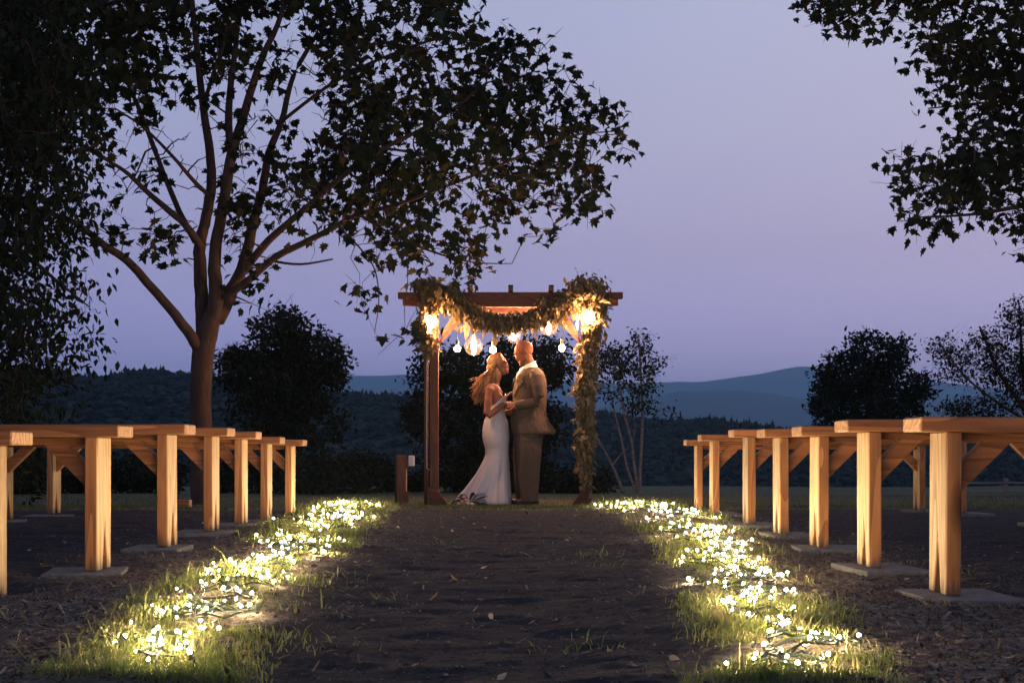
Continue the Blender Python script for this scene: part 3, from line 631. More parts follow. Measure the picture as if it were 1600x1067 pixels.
# ------------------------------------------------------------------ benches
def leg_mesh(cut, nw):
    mb = MB(); h = WY/2
    mb.prism([(-h, 0), (cut-nw, 0), (cut, .155), (cut+nw, 0), (h, 0), (h, LH), (-h, LH)], 'x', -TH/2, TH/2); return mb.mesh('leg', bevel=.003)
legm = [leg_mesh(c, n_) for c, n_ in ((.0, .034), (.012, .03), (-.01, .036))]
mb = MB(); mb.box((LEN/2, 0, LH+.0195), (LEN/2+.07, .095, .019)); seatm = mb.mesh('seat_board', bevel=.004)
mb = MB(); mb.box((LEN/2, 0, LH-.0125), (LEN/2-TH-.003, .03, .011)); apronm = mb.mesh('batten', bevel=.003)
mb = MB(); u = .052
mb.prism([(0, .255), (0, .255+u*1.4), (.17-u*1.4+.0, LH-.001), (.17, LH-.001)], 'y', .021, .075); bra = mb.mesh('brace', bevel=.002)
ORD = ['nearest', 'second', 'third', 'fourth', 'fifth', 'sixth', 'farthest']
def make_bench(side, i, d, x, g):
    z0 = CAMZ-g; lab = f"pale pine plank bench, {ORD[i]} one from the camera in the {side} row"
    root = thing('bench', lab, 'bench', (x, d+WY/2, z0), 'plank benches in rows beside the aisle')
    root.rotation_euler = (0, rng.normal(0, .004), (math.pi if side == 'left' else 0)+rng.normal(0, .012))
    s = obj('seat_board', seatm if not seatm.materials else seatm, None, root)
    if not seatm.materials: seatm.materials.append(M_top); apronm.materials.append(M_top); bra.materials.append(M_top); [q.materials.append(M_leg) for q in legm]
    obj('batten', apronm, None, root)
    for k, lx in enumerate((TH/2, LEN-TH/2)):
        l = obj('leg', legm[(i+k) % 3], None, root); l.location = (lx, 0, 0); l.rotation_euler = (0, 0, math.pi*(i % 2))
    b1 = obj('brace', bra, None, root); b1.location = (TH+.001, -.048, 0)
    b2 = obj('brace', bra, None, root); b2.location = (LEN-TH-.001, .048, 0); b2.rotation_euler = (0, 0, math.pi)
    for k, lx in enumerate((0, LEN)):
        sx = 1 if side == 'right' else -1; cx = x+sx*(lx+(.02 if k == 0 else -.02)); cy = d+WY/2-.03
        mb = MB(); ww, dd_ = rng.uniform(.10, .13), rng.uniform(.15, .19); hh = .013
        mb.box((0, 0, 0), (ww, dd_, hh)); so = obj('paving_slab', mb.mesh('paving_slab', bevel=.003), M_slab)
        so.location = (cx+sx*.03, cy, z0-hh-.0015); so.rotation_euler = (0, 0, rng.normal(0, .08))
        so['label'] = f"flat grey paving slab under the {'aisle-side' if k == 0 else 'outer'} leg of the {ORD[i]} {side} bench"
        so['category'] = 'paving slab'; so['group'] = 'paving slabs under the bench legs'
for i, (d, x, g) in enumerate(LB): make_bench('left', i, d, x, g)
for i, (d, x, g) in enumerate(RB): make_bench('right', i, d, x, g)

# ------------------------------------------------------------------ string lights along the aisle
bm = bmesh.new(); bmesh.ops.create_icosphere(bm, subdivisions=1, radius=1); bulbm = bpy.data.meshes.new('bulb'); bm.to_mesh(bulbm); bm.free(); bulbs3 = [bulbm.copy() for _ in range(3)]; [q.materials.append(m_) for q, m_ in zip(bulbs3, M_fairy)]; [setattr(q, 'name', 'bulb') for q in bulbs3]
mb = MB(); mb.lathe([(.55, -2.4), (.75, -2.2), (.75, -.6), (.5, -.4)], n=6); sockm = mb.mesh('socket'); sockm.materials.append(M_cable)
def lights(tab, lab, seed):
    r = np.random.default_rng(seed); root = thing('string_lights', lab, 'string lights', (0, 0, 0), 'fairy lights laid along the aisle')
    pts = []
    for d0, d1, n in ((2.45, 3.6, 46), (3.6, 6.2, 94), (6.2, 9.5, 82), (9.5, 14.0, 70)):
        d = np.sort(r.uniform(d0, d1, n)); c, h = band(tab, d); h = h*1.15; x = c+h*np.clip(r.normal(0, .55, n), -1.15, 1.15)
        pts += [(a, b_) for a, b_ in zip(x, d)]
    pts = np.array(pts); zz = G(pts[:, 0], pts[:, 1])+r.uniform(.009, .034, len(pts)); P3 = np.stack([pts[:, 0], pts[:, 1], zz], 1)
    for i, p in enumerate(P3):
        o = bpy.data.objects.new('bulb', bulbs3[int(r.choice(3, p=(.3, .5, .2)))]); COL.objects.link(o); o.parent = root; rr = (.0024+.00026*p[1])*r.uniform(.75, 1.3); o.scale = (rr, rr, rr*1.15); o.location = p
        o.rotation_euler = (r.normal(0, .4), r.normal(0, .4), 0)
        q = bpy.data.objects.new('socket', sockm); COL.objects.link(q); q.parent = o
    # cable wanders from bulb to bulb: three strands woven together
    mb = MB()
    for st in range(3):
        q = P3[st::3]; path = []
        for a, b_ in zip(q[:-1], q[1:]):
            m = (a+b_)/2+np.array([r.normal(0, .03), r.normal(0, .03), 0])
            for f in (0, .25, .5, .75):
                p = (1-f)**2*a+2*f*(1-f)*m+f*f*b_; gzv = float(G(p[0], p[1])); lift = .004+.016*abs(math.sin(f*6.28+a[0]*30)); p = np.array([p[0], p[1], gzv+lift]) if f else a-np.array([0, 0, .012]); path.append(p)
        mb.tube(path, .0024, 5)
    obj('cable', mb.mesh('cable'), M_cable, root)
lights(LFT, 'tangle of warm fairy lights lying in the grass along the left side of the aisle', 3)
lights(RGT, 'tangle of warm fairy lights lying in the grass along the right side of the aisle', 5)

# ------------------------------------------------------------------ arch
YF, YB = 16.75, 17.5
SF = F/YF; ax = lambda px: (px-800)/F*YF
zb = lambda py, d=YF: CAMZ-(py-HOR)/F*d
arch = thing('wedding_arch', 'reddish wooden timber arch with curved braces framing the couple', 'arch', (0, YF, float(gz(0, YF))))
az = -float(gz(0, YF))
def arel(mb): return mb
def aobj(name, mb, m, sm=False, bevel=.004):
    me = mb.mesh(name, sm, bevel); o = obj(name, me, m); o.location = (0, 0, 0)
    o.parent = arch; o.matrix_parent_inverse = Matrix.Translation(-Vector(arch.location)); return o
def beam(y, xl, xr, zt, zbt):
    mb = MB(); cl = .13
    poly = [(xl, zt), (xr, zt), (xr, zt-.07), (xr-.10, zt-.075)]
    for k in range(1, 6): a = k/6*math.pi/2; poly.append((xr-.10-.2*math.sin(a), zbt+(zt-.075-zbt)*(math.cos(a))))
    poly.append((xr-.30, zbt)); poly.append((xl+.30, zbt))
    for k in range(5, 0, -1): a = k/6*math.pi/2; poly.append((xl+.10+.2*math.sin(a), zbt+(zt-.075-zbt)*(math.cos(a))))
    poly += [(xl+.10, zt-.075), (xl, zt-.07)]
    mb.prism(poly, 'y', y-.04, y+.04); return mb
ZT, ZBt = zb(457), zb(480)
aobj('cross_beam', beam(YF, ax(622), ax(973), ZT, ZBt), M_arch)
aobj('cross_beam', beam(YB, ax(622), ax(973), ZT, ZBt), M_arch)
XL, XR = ax(678.5), ax(915)
for y in (YF, YB):
    for x in (XL*y/YF, XR*y/YF):
        g0 = float(G(x, y))-.03; mb = MB(); mb.box((x, y, (g0+ZBt-.002)/2), (.047, .047, (ZBt-.002-g0)/2)); aobj('post', mb, M_archv)
        s = 1 if x < 0 else -1; mb = MB()           # curved knee brace
        n = 8; o1 = []; o2 = []
        for k in range(n+1):
            t_ = k/n; o1.append((x+s*(.049+.33*t_), ZBt-.36+.36*t_-.002)); a = t_*math.pi/2
            o2.append((x+s*(.049+.41*(1-math.cos(a))), ZBt-.50+.50*math.sin(a)-.002))
        o2[-1] = (x+s*.46, ZBt-.002)
        for k in range(n): mb.prism([o1[k], o1[k+1], o2[k+1], o2[k]], 'y', y-.033, y+.033)
        me = mb; bmx = mb.mesh('brace'); b2 = bmesh.new(); b2.from_mesh(bmx); bmesh.ops.remove_doubles(b2, verts=b2.verts, dist=.0004)
        dl = [f for f in b2.faces if abs(f.normal.y) < .5 and all(len(e.link_faces) > 2 for e in f.edges if abs(e.verts[0].co.y-e.verts[1].co.y) > .01)]
        bmesh.ops.delete(b2, geom=dl, context='FACES'); b2.to_mesh(bmx); b2.free()
        o = obj('brace', bmx, M_arch); o.parent = arch; o.matrix_parent_inverse = Matrix.Translation(-Vector(arch.location))
        # splayed foot on the ground
        g1 = float(G(x, y)); mb = MB(); mb.prism([(x-s*.055, g1-.02), (x+s*.13, g1-.02), (x+s*.15, g1+.02), (x+s*.05, g1+.16), (x-s*.055, g1+.19)], 'y', y-.085, y-.049) if y == YF else mb.box((x, y-.066, g1+.08), (.06, .018, .1))
        aobj('foot', mb, M_arch)
for px in (735, 798, 861):
    x = ax(px); mb = MB(); mb.box((x, (YF+YB)/2, ZT+.030), (.026, (YB-YF)/2+.12, .027)); aobj('rafter', mb, M_archv)
    mb = MB(); mb.box((x, YF-.121, ZT+.062), (.03, .024, .0045)); aobj('rafter_cap', mb, mat('dark_cap', (.02, .015, .012)))
for x in (XL*1.02, XR*1.02):
    mb = MB(); mb.box((x, (YF+YB)/2, ZBt-.06), (.022, (YB-YF)/2-.05, .05)); aobj('tie_beam', mb, M_archv)
mb = MB(); px_ = ax(667)
mb.tube([(px_, YF-.03, zb(552)), (px_, YF-.03, zb(640)), (px_, YF-.03, zb(731)), (px_+.03, YF-.03, zb(734))], .008, 6)
aobj('conduit', mb, mat('conduit_metal', (.35, .25, .18), .4), bevel=0)

mb = MB(); x_ = ax(666.5); mb.box((x_-.01, YF+.09, (float(G(x_, YF))-.03+ZBt-.3)/2), (.022, .03, (ZBt-.3-float(G(x_, YF))+.03)/2)); aobj('side_board', mb, M_archv)
# garland: stem plus leaves around it
def along(path, step=.02):
    path = [np.array(p) for p in path]; o = []
    for a, b_ in zip(path[:-1], path[1:]):
        n = max(1, int(np.linalg.norm(b_[:3]-a[:3])/step)); o += [a+(b_-a)*k/n for k in range(n)]
    return np.array(o+[path[-1]])
def garland(label, paths, n, size, droop=.9, spl=.13):
    root = thing('garland', label, 'garland', tuple(W(*paths[0][0][:3])), 'leafy garlands on the arch'); b = np.array(root.location)
    mb = MB(); PP = []
    for pth in paths:
        q = [np.append(W(x, y, d), r/F*YF) for x, y, d, r in pth]; A = along(q); mb.tube(A[:, :3]-b, .012, 6); PP.append(A)
    obj('stem', mb.mesh('stem', True), M_bark, root)
    A = np.concatenate(PP); wgt = A[:, 3]+.02; idx = rng.choice(len(A), n, p=wgt/wgt.sum()); c = A[idx]
    v = rng.normal(0, 1, (n, 3)); v /= np.linalg.norm(v, axis=1)[:, None]; rr = c[:, 3]*rng.uniform(.15, 1, n)**.45*(1+.28*rng.normal(0, 1, n).clip(-1, 2)*(rng.uniform(0, 1, n) < .25))
    pos = c[:, :3]+v*rr[:, None]*np.array([1, 1, 1]); pos[:, 2] -= .02
    ns = n//55; si = rng.choice(len(A), ns, p=wgt/wgt.sum()); sp_ = []; mbs = MB()      # loose sprigs
    for q in A[si]:
        dv = rng.normal(0, 1, 3); dv[2] -= .35; dv /= np.linalg.norm(dv); ln = q[3]+rng.uniform(.02, spl); e = q[:3]+dv*ln; e[2] -= .03
        mbs.tube([q[:3]-b, (q[:3]*.4+e*.6)-b+np.array([0, 0, .015]), e-b], [.003, .002, .001], 4)
        for f in np.linspace(.35, 1, 9): sp_.append(q[:3]*(1-f)+e*f+rng.normal(0, .010, 3))
    obj('sprigs', mbs.mesh('sprigs'), M_bark, root, kind='stuff')
    pos = np.concatenate([pos, np.array(sp_)]); n = len(pos)
    tv, tf = SMALL; Vv = leaf_place(tv, pos-b, rng.lognormal(-.1, .38, n)*size, droop).reshape(-1, 3)
    Fc = (tf[None]+(np.arange(n)*len(tv))[:, None, None]).reshape(-1, 3); obj('leaves', mesh_np('leaves', Vv, Fc), M_garl, root, kind='stuff')
yg = YF-.07
garland('leafy garland swag draped along the front beam of the arch', [
 [(650, 440, yg, 8), (668, 443, yg, 15), (690, 456, yg-.02, 18), (712, 468, yg-.05, 18), (730, 482, yg-.05, 17), (752, 494, yg-.05, 15), (785, 500, yg-.05, 14), (820, 498, yg-.05, 15), (850, 486, yg-.05, 16), (872, 472, yg-.05, 17), (893, 460, yg-.05, 19), (910, 450, yg, 26), (928, 447, yg, 27)]], 5200, .062)
garland('bundle of leaves hanging down the top of the left arch post', [
 [(676, 450, yg, 10), (668, 480, yg-.02, 15), (664, 505, yg-.02, 16), (666, 530, yg-.02, 14), (668, 548, yg, 8)]], 1300, .055)
garland('thick column of leaves wrapped down the right arch post', [
 [(930, 455, yg, 22), (928, 485, yg, 18), (925, 515, yg, 14), (919, 545, yg, 13), (916, 575, yg, 15), (913, 607, yg, 17), (915, 635, yg, 13), (915, 652, yg, 11), (917, 680, yg, 15), (914, 705, yg, 14), (914, 730, yg, 11), (918, 752, yg, 6)]], 5600, .056, spl=.07)

# hanging bulbs
glass = bpy.data.materials.new('clear_glass'); glass.use_nodes = True; gn = glass.node_tree.nodes; gl = glass.node_tree.links; gn.clear()
o_ = gn.new('ShaderNodeOutputMaterial'); ms = gn.new('ShaderNodeMixShader'); tr = gn.new('ShaderNodeBsdfTransparent'); tr.inputs[0].default_value = (1, .95, .88, 1); gs = gn.new('ShaderNodeBsdfGlossy'); gs.inputs['Roughness'].default_value = .03
fz = gn.new('ShaderNodeLayerWeight'); fz.inputs[0].default_value = .2; gl.new(fz.outputs['Facing'], ms.inputs[0]); gl.new(tr.outputs[0], ms.inputs[1]); gl.new(gs.outputs[0], ms.inputs[2]); fr_ = gn.new('ShaderNodeBsdfTranslucent'); fr_.inputs[0].default_value = (.9, .78, .62, 1); m2_ = gn.new('ShaderNodeMixShader'); m2_.inputs[0].default_value = .003
gl.new(ms.outputs[0], m2_.inputs[1]); gl.new(fr_.outputs[0], m2_.inputs[2]); gl.new(m2_.outputs[0], o_.inputs[0])
opal = glass.copy(); opal.name = 'opal_glass'; [setattr(n_.inputs[0], 'default_value', .75) for n_ in opal.node_tree.nodes if n_.type == 'MIX_SHADER' and not n_.inputs[0].is_linked]
M_socket = mat('bulb_socket', (.12, .07, .03), .4)
BU = [(672, 504, 16.58, .06, .030, .13, 'in the leaves on the left arch post'), (714.5, 545, 17.3, .034, .024, .06, 'hanging lowest at the left beside the large globe'),
      (740, 541, 17.36, .105, .024, .19, 'in the large clear globe above the bride'), (770, 547, 17.4, .036, .024, .065, 'hanging low between the two people above the hair of the bride'),
      (803, 526, 17.42, .078, .026, .09, 'hanging just above the forehead of the groom'), (857, 511, 17.3, .10, .026, .16, 'in the large clear globe on the right under the swag'),
      (878, 544, 16.82, .034, .026, .07, 'hanging low at the right beside the garland column'), (918, 497, 16.56, .07, .036, .09, 'in the leaves at the top of the right arch post')]
for px, py, d, rg, rf, hf, lab in BU:
    c = W(px, py, d); big = rg > .05
    t = thing('hanging_bulb', 'glowing bulb '+lab, 'light bulb', tuple(c), 'bulbs hanging from the arch')
    mb = MB(); n = 8; prof = [(rf*math.sin(math.pi*(k+.5)/n)**.6, -hf/2*math.cos(math.pi*(k+.5)/n)) for k in range(n)]; mb.lathe(prof, n=10); obj('filament', mb.mesh('filament', True), M_fil, t)
    mb = MB(); zt_ = rg*1.05
    prof = [(rg*.02, -rg)]+[(rg*math.sin(a), -rg*math.cos(a)) for a in np.linspace(.25, 2.55, 12)]+[(rg*.34, rg*1.05), (rg*.3, rg*1.25)]
    mb.lathe(prof, n=24); obj('glass_globe', mb.mesh('glass_globe', True), glass if big else opal, t)
    mb = MB(); mb.lathe([(.016, 0), (.018, .01), (.018, .05), (.006, .058)], (0, 0, rg*1.22), 12); obj('socket', mb.mesh('socket', True), M_socket, t)
    top = ZBt-.01-c[2] if 16.9 < d else (ZBt-c[2])
    mb = MB(); mb.tube([(0, 0, rg*1.22+.055), (.004, 0, (rg*1.22+top)/2), (0, 0, top)], .0035, 6); obj('cord', mb.mesh('cord'), M_cable, t)

# ------------------------------------------------------------------ utility post, timber block, rail fence, bouquet
d = 16.3; gx = (627-800)/F*d; g0 = float(G(gx, d)); h = (787-705)/F*d
t = thing('utility_post', 'short reddish wooden post with a pale outlet box left of the arch', 'post', (gx, d, g0))
mb = MB(); mb.box((0, 0, h/2-.01), (.047, .035, h/2)); obj('post_board', mb.mesh('post_board', bevel=.004), M_archv, t)
mb = MB(); mb.box((-.058, .02, h/2-.03), (.010, .03, h/2+.0)); obj('back_board', mb.mesh('back_board', bevel=.002), mat('dark_paint', (.012, .012, .014), .6), t)
mb = MB(); mb.box((.063, .0, h-.105), (.015, .03, .055)); obj('mounting_block', mb.mesh('mounting_block', bevel=.003), M_archv, t)
mb = MB(); mb.box((.11, -.005, h-.075), (.031, .035, .055)); ob_ = obj('outlet_box', mb.mesh('outlet_box', bevel=.006), mat('pale_plastic', (.6, .52, .5), .5), t)
mb = MB(); mb.box((.11, -.0435, h-.075), (.022, .002, .043)); obj('box_lid', mb.mesh('box_lid', bevel=.001), mat('pale_plastic_lid', (.5, .45, .45), .4), t)
mb = MB(); mb.box((.063, 0, .10), (.015, .03, .06)); obj('lower_block', mb.mesh('lower_block', bevel=.003), M_archv, t)
mb = MB(); mb.tube([(.055, -.01, h-.16), (.055, -.01, .16)], .006, 6); obj('conduit', mb.mesh('conduit'), mat('copper_conduit', (.6, .35, .2), .4), t)
d = 12.0; x = (281-800)/F*d; o = obj('timber_block', None) if False else None
mb = MB(); mb.box((0, 0, .03), (.085, .05, .035)); o = obj('timber_block', mb.mesh('timber_block', bevel=.005), M_top); o.location = (x, d, float(G(x, d)))
o['label'] = 'small sawn timber block on the gravel behind the left benches near the oak'; o['category'] = 'timber block'
d = 23; M_fence = mat('weathered_rail', (.10, .095, .09), .9, noise=[(.18, .17, .16)], scale=8, stretch=(.2, 1, 1))
fx = [(1572+80*k-800)/F*d for k in range(-1, 4)]
t = thing('rail_fence', 'weathered two rail fence at the edge of the field behind the right benches', 'fence', (fx[0], d, float(G(fx[0], d))))
for x in fx:
    mb = MB(); gg = float(G(x, d))-float(t.location.z); mb.box((x-fx[0], 0, gg+.11), (.03, .03, .14)); obj('fence_post', mb.mesh('fence_post', bevel=.006), M_fence, t)
for zz in (.19, .065):
    for a, b_ in zip(fx[:-1], fx[1:]):
        mb = MB(); mb.tube([(a-fx[0], -.036, zz), ((a+b_)/2-fx[0], -.036, zz-.008), (b_-fx[0]-.004, -.036, zz)], [.016, .018, .015], 6); obj('rail', mb.mesh('rail'), M_fence, t)
# bouquet lying at the hem of the dress
d = 16.55; bx = (733-800)/F*d; g0 = float(G(bx, d))
t = thing('bouquet', 'loose bouquet of dark leaves and pale blooms lying at the hem of the dress', 'bouquet', (bx, d, g0))
M_bl = mat('bouquet_leaf', (.02, .03, .015), .6); M_bloom = mat('peach_petal', (.62, .36, .22), .7, trans=.3); M_cream = mat('cream_petal', (.6, .52, .42), .7)
for (ox, oz, ang, ln) in ((.03, .05, .65, .17), (0, .05, .25, .12), (-.02, .05, 2.3, .12), (.06, .03, .1, .15), (-.05, .03, 2.9, .13), (.02, .05, 1.2, .12), (.07, .02, .45, .12)):
    mb = MB()
    for k in range(9):
        f = k/8; c = (ox+math.cos(ang)*ln*f, -.02, oz+math.sin(ang)*ln*f-.05*f*f)
        for s in (-1, 1):
            a = ang+s*.75; l2 = .06*(1-.6*abs(f-.4)); e = (c[0]+math.cos(a)*l2, -.02+s*.02, c[2]+math.sin(a)*l2)
            q = len(mb.v); mb.v += [c, (c[0]*.5+e[0]*.5+.006, c[1]-.01, c[2]*.5+e[2]*.5+.006), e, (c[0]*.5+e[0]*.5-.006, c[1]+.01, c[2]*.5+e[2]*.5-.006)]; mb.f.append([q, q+1, q+2, q+3])
    obj('frond', mb.mesh('frond'), M_bl, t)
for (ox, oz, r_, m_) in ((-.07, .04, .028, M_bloom), (-.035, .055, .024, M_bloom), (-.02, .025, .024, M_cream), (-.11, .02, .018, M_cream), (-.055, .095, .018, M_bloom), (.03, .02, .02, M_cream)):
    mb = MB()
    for k in range(7):
        a = k*.9; mb.ell((ox+math.cos(a)*r_*.45, -.05+math.sin(a*1.7)*r_*.3, oz+math.sin(a)*r_*.45), (r_*.6, r_*.35, r_*.6), nu=7, nv=5)
    obj('bloom', mb.mesh('bloom', True), m_, t)

# ------------------------------------------------------------------ the couple
YC = 16.9; SC = F/YC; GZC = float(gz(0, YC))+.01
M_skin = mat('skin', (.25, .098, .06), .65, .25, noise=[(.21, .08, .048)], scale=9)
M_hair = mat('blonde_hair', (.26, .12, .05), .5, .5, noise=[(.42, .23, .10), (.18, .085, .035)], scale=18, stretch=(1, 1, .3), trans=.35)
M_dress = mat('ivory_satin', (.47, .41, .37), .38, .5, noise=[(.53, .47, .43)], scale=40, bump=.15, bscale=60)
M_suit = mat('tan_tweed', (.055, .037, .026), .9, .2, noise=[(.105, .074, .052), (.04, .027, .019)], scale=130, bump=.3, bscale=160)
M_shirt = mat('white_shirt', (.78, .76, .74), .7); M_tie = mat('dark_tie', (.03, .025, .03), .5)
M_beard = mat('short_beard', (.20, .09, .05), .9, noise=[(.14, .06, .03)], scale=70, bump=.5, bscale=120); M_shoe = mat('brown_leather', (.06, .03, .018), .4)
def hand(mb, wrist, dirv, up, s=1.0, curl=.5):
    """palm, four unequal bent fingers and a thumb leaving the side of the palm"""
    w_ = Vector(wrist); f = Vector(dirv).normalized(); u = Vector(up); u = (u-f*u.dot(f)).normalized(); sd = f.cross(u)
    rot = Matrix((f, sd, u)).transposed()
    mb.ell(w_+f*.045*s, (.052*s, .041*s, .016*s), rot, 12, 8)
    for k, (o, ln) in enumerate(((-.030, .070), (-.010, .080), (.010, .075), (.029, .060))):
        p = w_+f*.078*s+sd*o*s; pts = [w_+f*.04*s+sd*o*s*.8, p]; a = 0; q = p.copy()
        for sgm in (.45, .32, .25):
            a += curl*.9; q = q+(f*math.cos(a)-u*math.sin(a))*ln*sgm*s; pts.append(q.copy())
        mb.tube(pts, [.010*s, .0092*s, .0085*s, .0078*s, .006*s], 7)
    p = w_+f*.022*s-sd*.034*s; pts = [w_+f*.01*s-sd*.015*s, p, p+(f*.7-sd*.6-u*.25).normalized()*.034*s, p+(f*.7-sd*.6-u*.25).normalized()*.034*s+(f*.95-sd*.15-u*.4).normalized()*.026*s]
    mb.tube(pts, [.012*s, .0115*s, .010*s, .007*s], 7)
def head(mb, c, tilt, s, face):
    """face=+1 looks to +x, -1 to -x; tilt>0 chin up"""
    C = Vector(c); Rm = Matrix.Rotation(-tilt*face, 3, 'Y')
    def q(x, y, z): return C+Rm @ Vector((x*face*s, y*s, z*s))
    def e(x, y, z, rx, ry, rz, a=0): mb.ell(q(x, y, z), (rx*s, ry*s, rz*s), Rm @ Matrix.Rotation(a*face, 3, 'Y'), 18, 12)
    e(-.012, 0, .035, .098, .077, .092); e(.028, 0, .0, .068, .066, .085); e(.035, 0, -.055, .052, .052, .055); e(.068, 0, -.088, .024, .027, .02)
    e(.078, 0, .03, .022, .048, .015); e(.082, 0, -.012, .018, .016, .034, .35); e(.098, 0, -.026, .013, .012, .011)
    e(.086, 0, -.052, .012, .022, .007); e(.083, 0, -.064, .012, .019, .008)
    for sy in (-1, 1):
        e(.055, sy*.034, -.012, .026, .022, .02); e(.074, sy*.031, .012, .012, .014, .010); e(-.012, sy*.078, -.005, .018, .008, .031, .2); e(-.006, sy*.081, .016, .013, .007, .014)
        e(.0, sy*.05, -.05, .045, .018, .03)
    return q, Rm
# ---- bride (faces the groom, +x)
BX = (778-800)/SC
X = lambda px: (px-778)/SC
Z = lambda py: (789.5-py)/SC
bride = thing('person', 'woman in a white mermaid gown with long blonde hair holding hands under the arch', 'person', (BX, YC, GZC))
mb = MB(); hq, hR = head(mb, (X(780), 0, Z(573)), .18, .98, 1)
mb.tube([(X(778), 0, Z(581)), (X(775), 0, Z(592)), (X(771), 0, Z(603))], [.052, .048, .062], 14)
mb.loft([(X(771), 0, Z(602), .05, .06), (X(770), 0, Z(606), .07, .14), (X(770), 0, Z(612), .082, .165), (X(772), 0, Z(622), .098, .145), (X(774), 0, Z(630), .092, .13), (X(775), 0, Z(642), .075, .115), (X(775), 0, Z(652), .085, .13), (X(775), 0, Z(668), .125, .16), (X(775), 0, Z(682), .13, .165), (X(776), 0, Z(700), .10, .15)], 24)
for sy in (-1, 1):
    mb.ell((X(780), sy*.065, Z(623)), (.045, .05, .05), None, 14, 10)
    mb.tube([(X(779), sy*.08, Z(690)), (X(780), sy*.075, Z(735)), (X(780), sy*.065, Z(782))], [.075, .05, .035], 12)
    mb.ell((X(783), sy*.065, Z(785)), (.09, .035, .03), None, 12, 8)
wr = (X(788), -.13, Z(633)); mb.tube([(X(768), -.13, Z(607)), (X(765), -.165, Z(611)), (X(763), -.185, Z(628)), (X(761), -.19, Z(648)), (X(764), -.185, Z(652)), (X(776), -.16, Z(643)), wr], [.045, .05, .042, .036, .037, .034, .023], 12)
hand(mb, wr, (1, .05, .12), (0, -.5, 1), .92, .45)
wl = (X(791), .05, Z(622)); mb.tube([(X(768), .12, Z(607)), (X(767), .16, Z(611)), (X(766), .18, Z(628)), (X(767), .18, Z(640)), (X(780), .12, Z(632)), wl], [.045, .048, .040, .035, .032, .023], 12)
hand(mb, wl, (.8, -.15, .75), (-.7, 0, .7), .92, .4)
obj('body', remesh(mb, 'body', .0048, 2), M_skin, bride)
# dress
secs = [(Z(612), 759, 787.5, .15), (Z(620), 759, 791.5, .158), (Z(627), 760.5, 790.5, .14), (Z(634), 761.5, 788.5, .126), (Z(641), 762.5, 787.5, .122), (Z(648), 761.5, 788.5, .124), (Z(656), 758, 791.5, .142), (Z(664), 755.5, 794, .160), (Z(674), 754, 795, .172), (Z(684), 753.8, 795.5, .176), (Z(694), 755.5, 795.3, .17), (Z(704), 758.5, 794.8, .158), (Z(712), 758.5, 794.8, .155),
        (Z(720), 755.5, 795.2, .16), (Z(730), 750, 795.8, .172), (Z(742), 743.5, 796.4, .19), (Z(754), 735.5, 797, .21), (Z(766), 727, 797.6, .235), (Z(776), 719, 798, .26), (Z(784), 714, 798, .28), (Z(788.7), 713, 797.5, .285)]
zs = np.array([s[0] for s in secs])[::-1]; lo = np.array([X(s[1]) for s in secs])[::-1]; hi = np.array([X(s[2]) for s in secs])[::-1]; wy = np.array([s[3] for s in secs])[::-1]
nr, na = 110, 128; Vd = []
for i in range(nr):
    f = i/(nr-1)
    for k in range(na):
        a = 2*math.pi*k/na; ztop = Z(640)+(.5+.5*math.cos(a))**1.5*(Z(617)-Z(640)); z = .004+(ztop-.004)*f
        l_ = np.interp(z, zs, lo); h_ = np.interp(z, zs, hi); y_ = np.interp(z, zs, wy)
        
        fl = max(0, (Z(708)-z)/Z(708)); fold = 1+fl*(.085*math.sin(a*9+z*3)+.045*math.sin(a*17+2+z*5))*(1-.5*max(0, math.cos(a)))
        wr_ = .0028*math.sin(z*70+3*math.sin(a*2))*math.exp(-((z-Z(650))/.12)**2)
        cx = (l_+h_)/2; rx = (h_-l_)/2*fold+wr_; Vd.append((cx+rx*math.cos(a), y_*(fold)*math.sin(a)+wr_, z))
ii = (np.arange(nr-1)[:, None]*na+np.arange(na)[None]); jj = (np.arange(nr-1)[:, None]*na+(np.arange(na)+1)[None] % na)
Fd = np.stack([ii.ravel(), jj.ravel(), jj.ravel()+na, ii.ravel()+na], 1); me = mesh_np('gown', Vd, Fd, True); dob = obj('gown', me, M_dress, bride)
md = dob.modifiers.new('t', 'SOLIDIFY'); md.thickness = .003; md.offset = 0
for sy in (-1, 1):
    mb = MB(); mb.tube([(X(785), sy*.085, Z(615)), (X(779), sy*.11, Z(606)), (X(771), sy*.115, Z(602.5)), (X(762.5), sy*.10, Z(610)), (X(761.5), sy*.07, Z(630))], .008, 6); obj('strap', mb.mesh('strap', True), M_dress, bride)
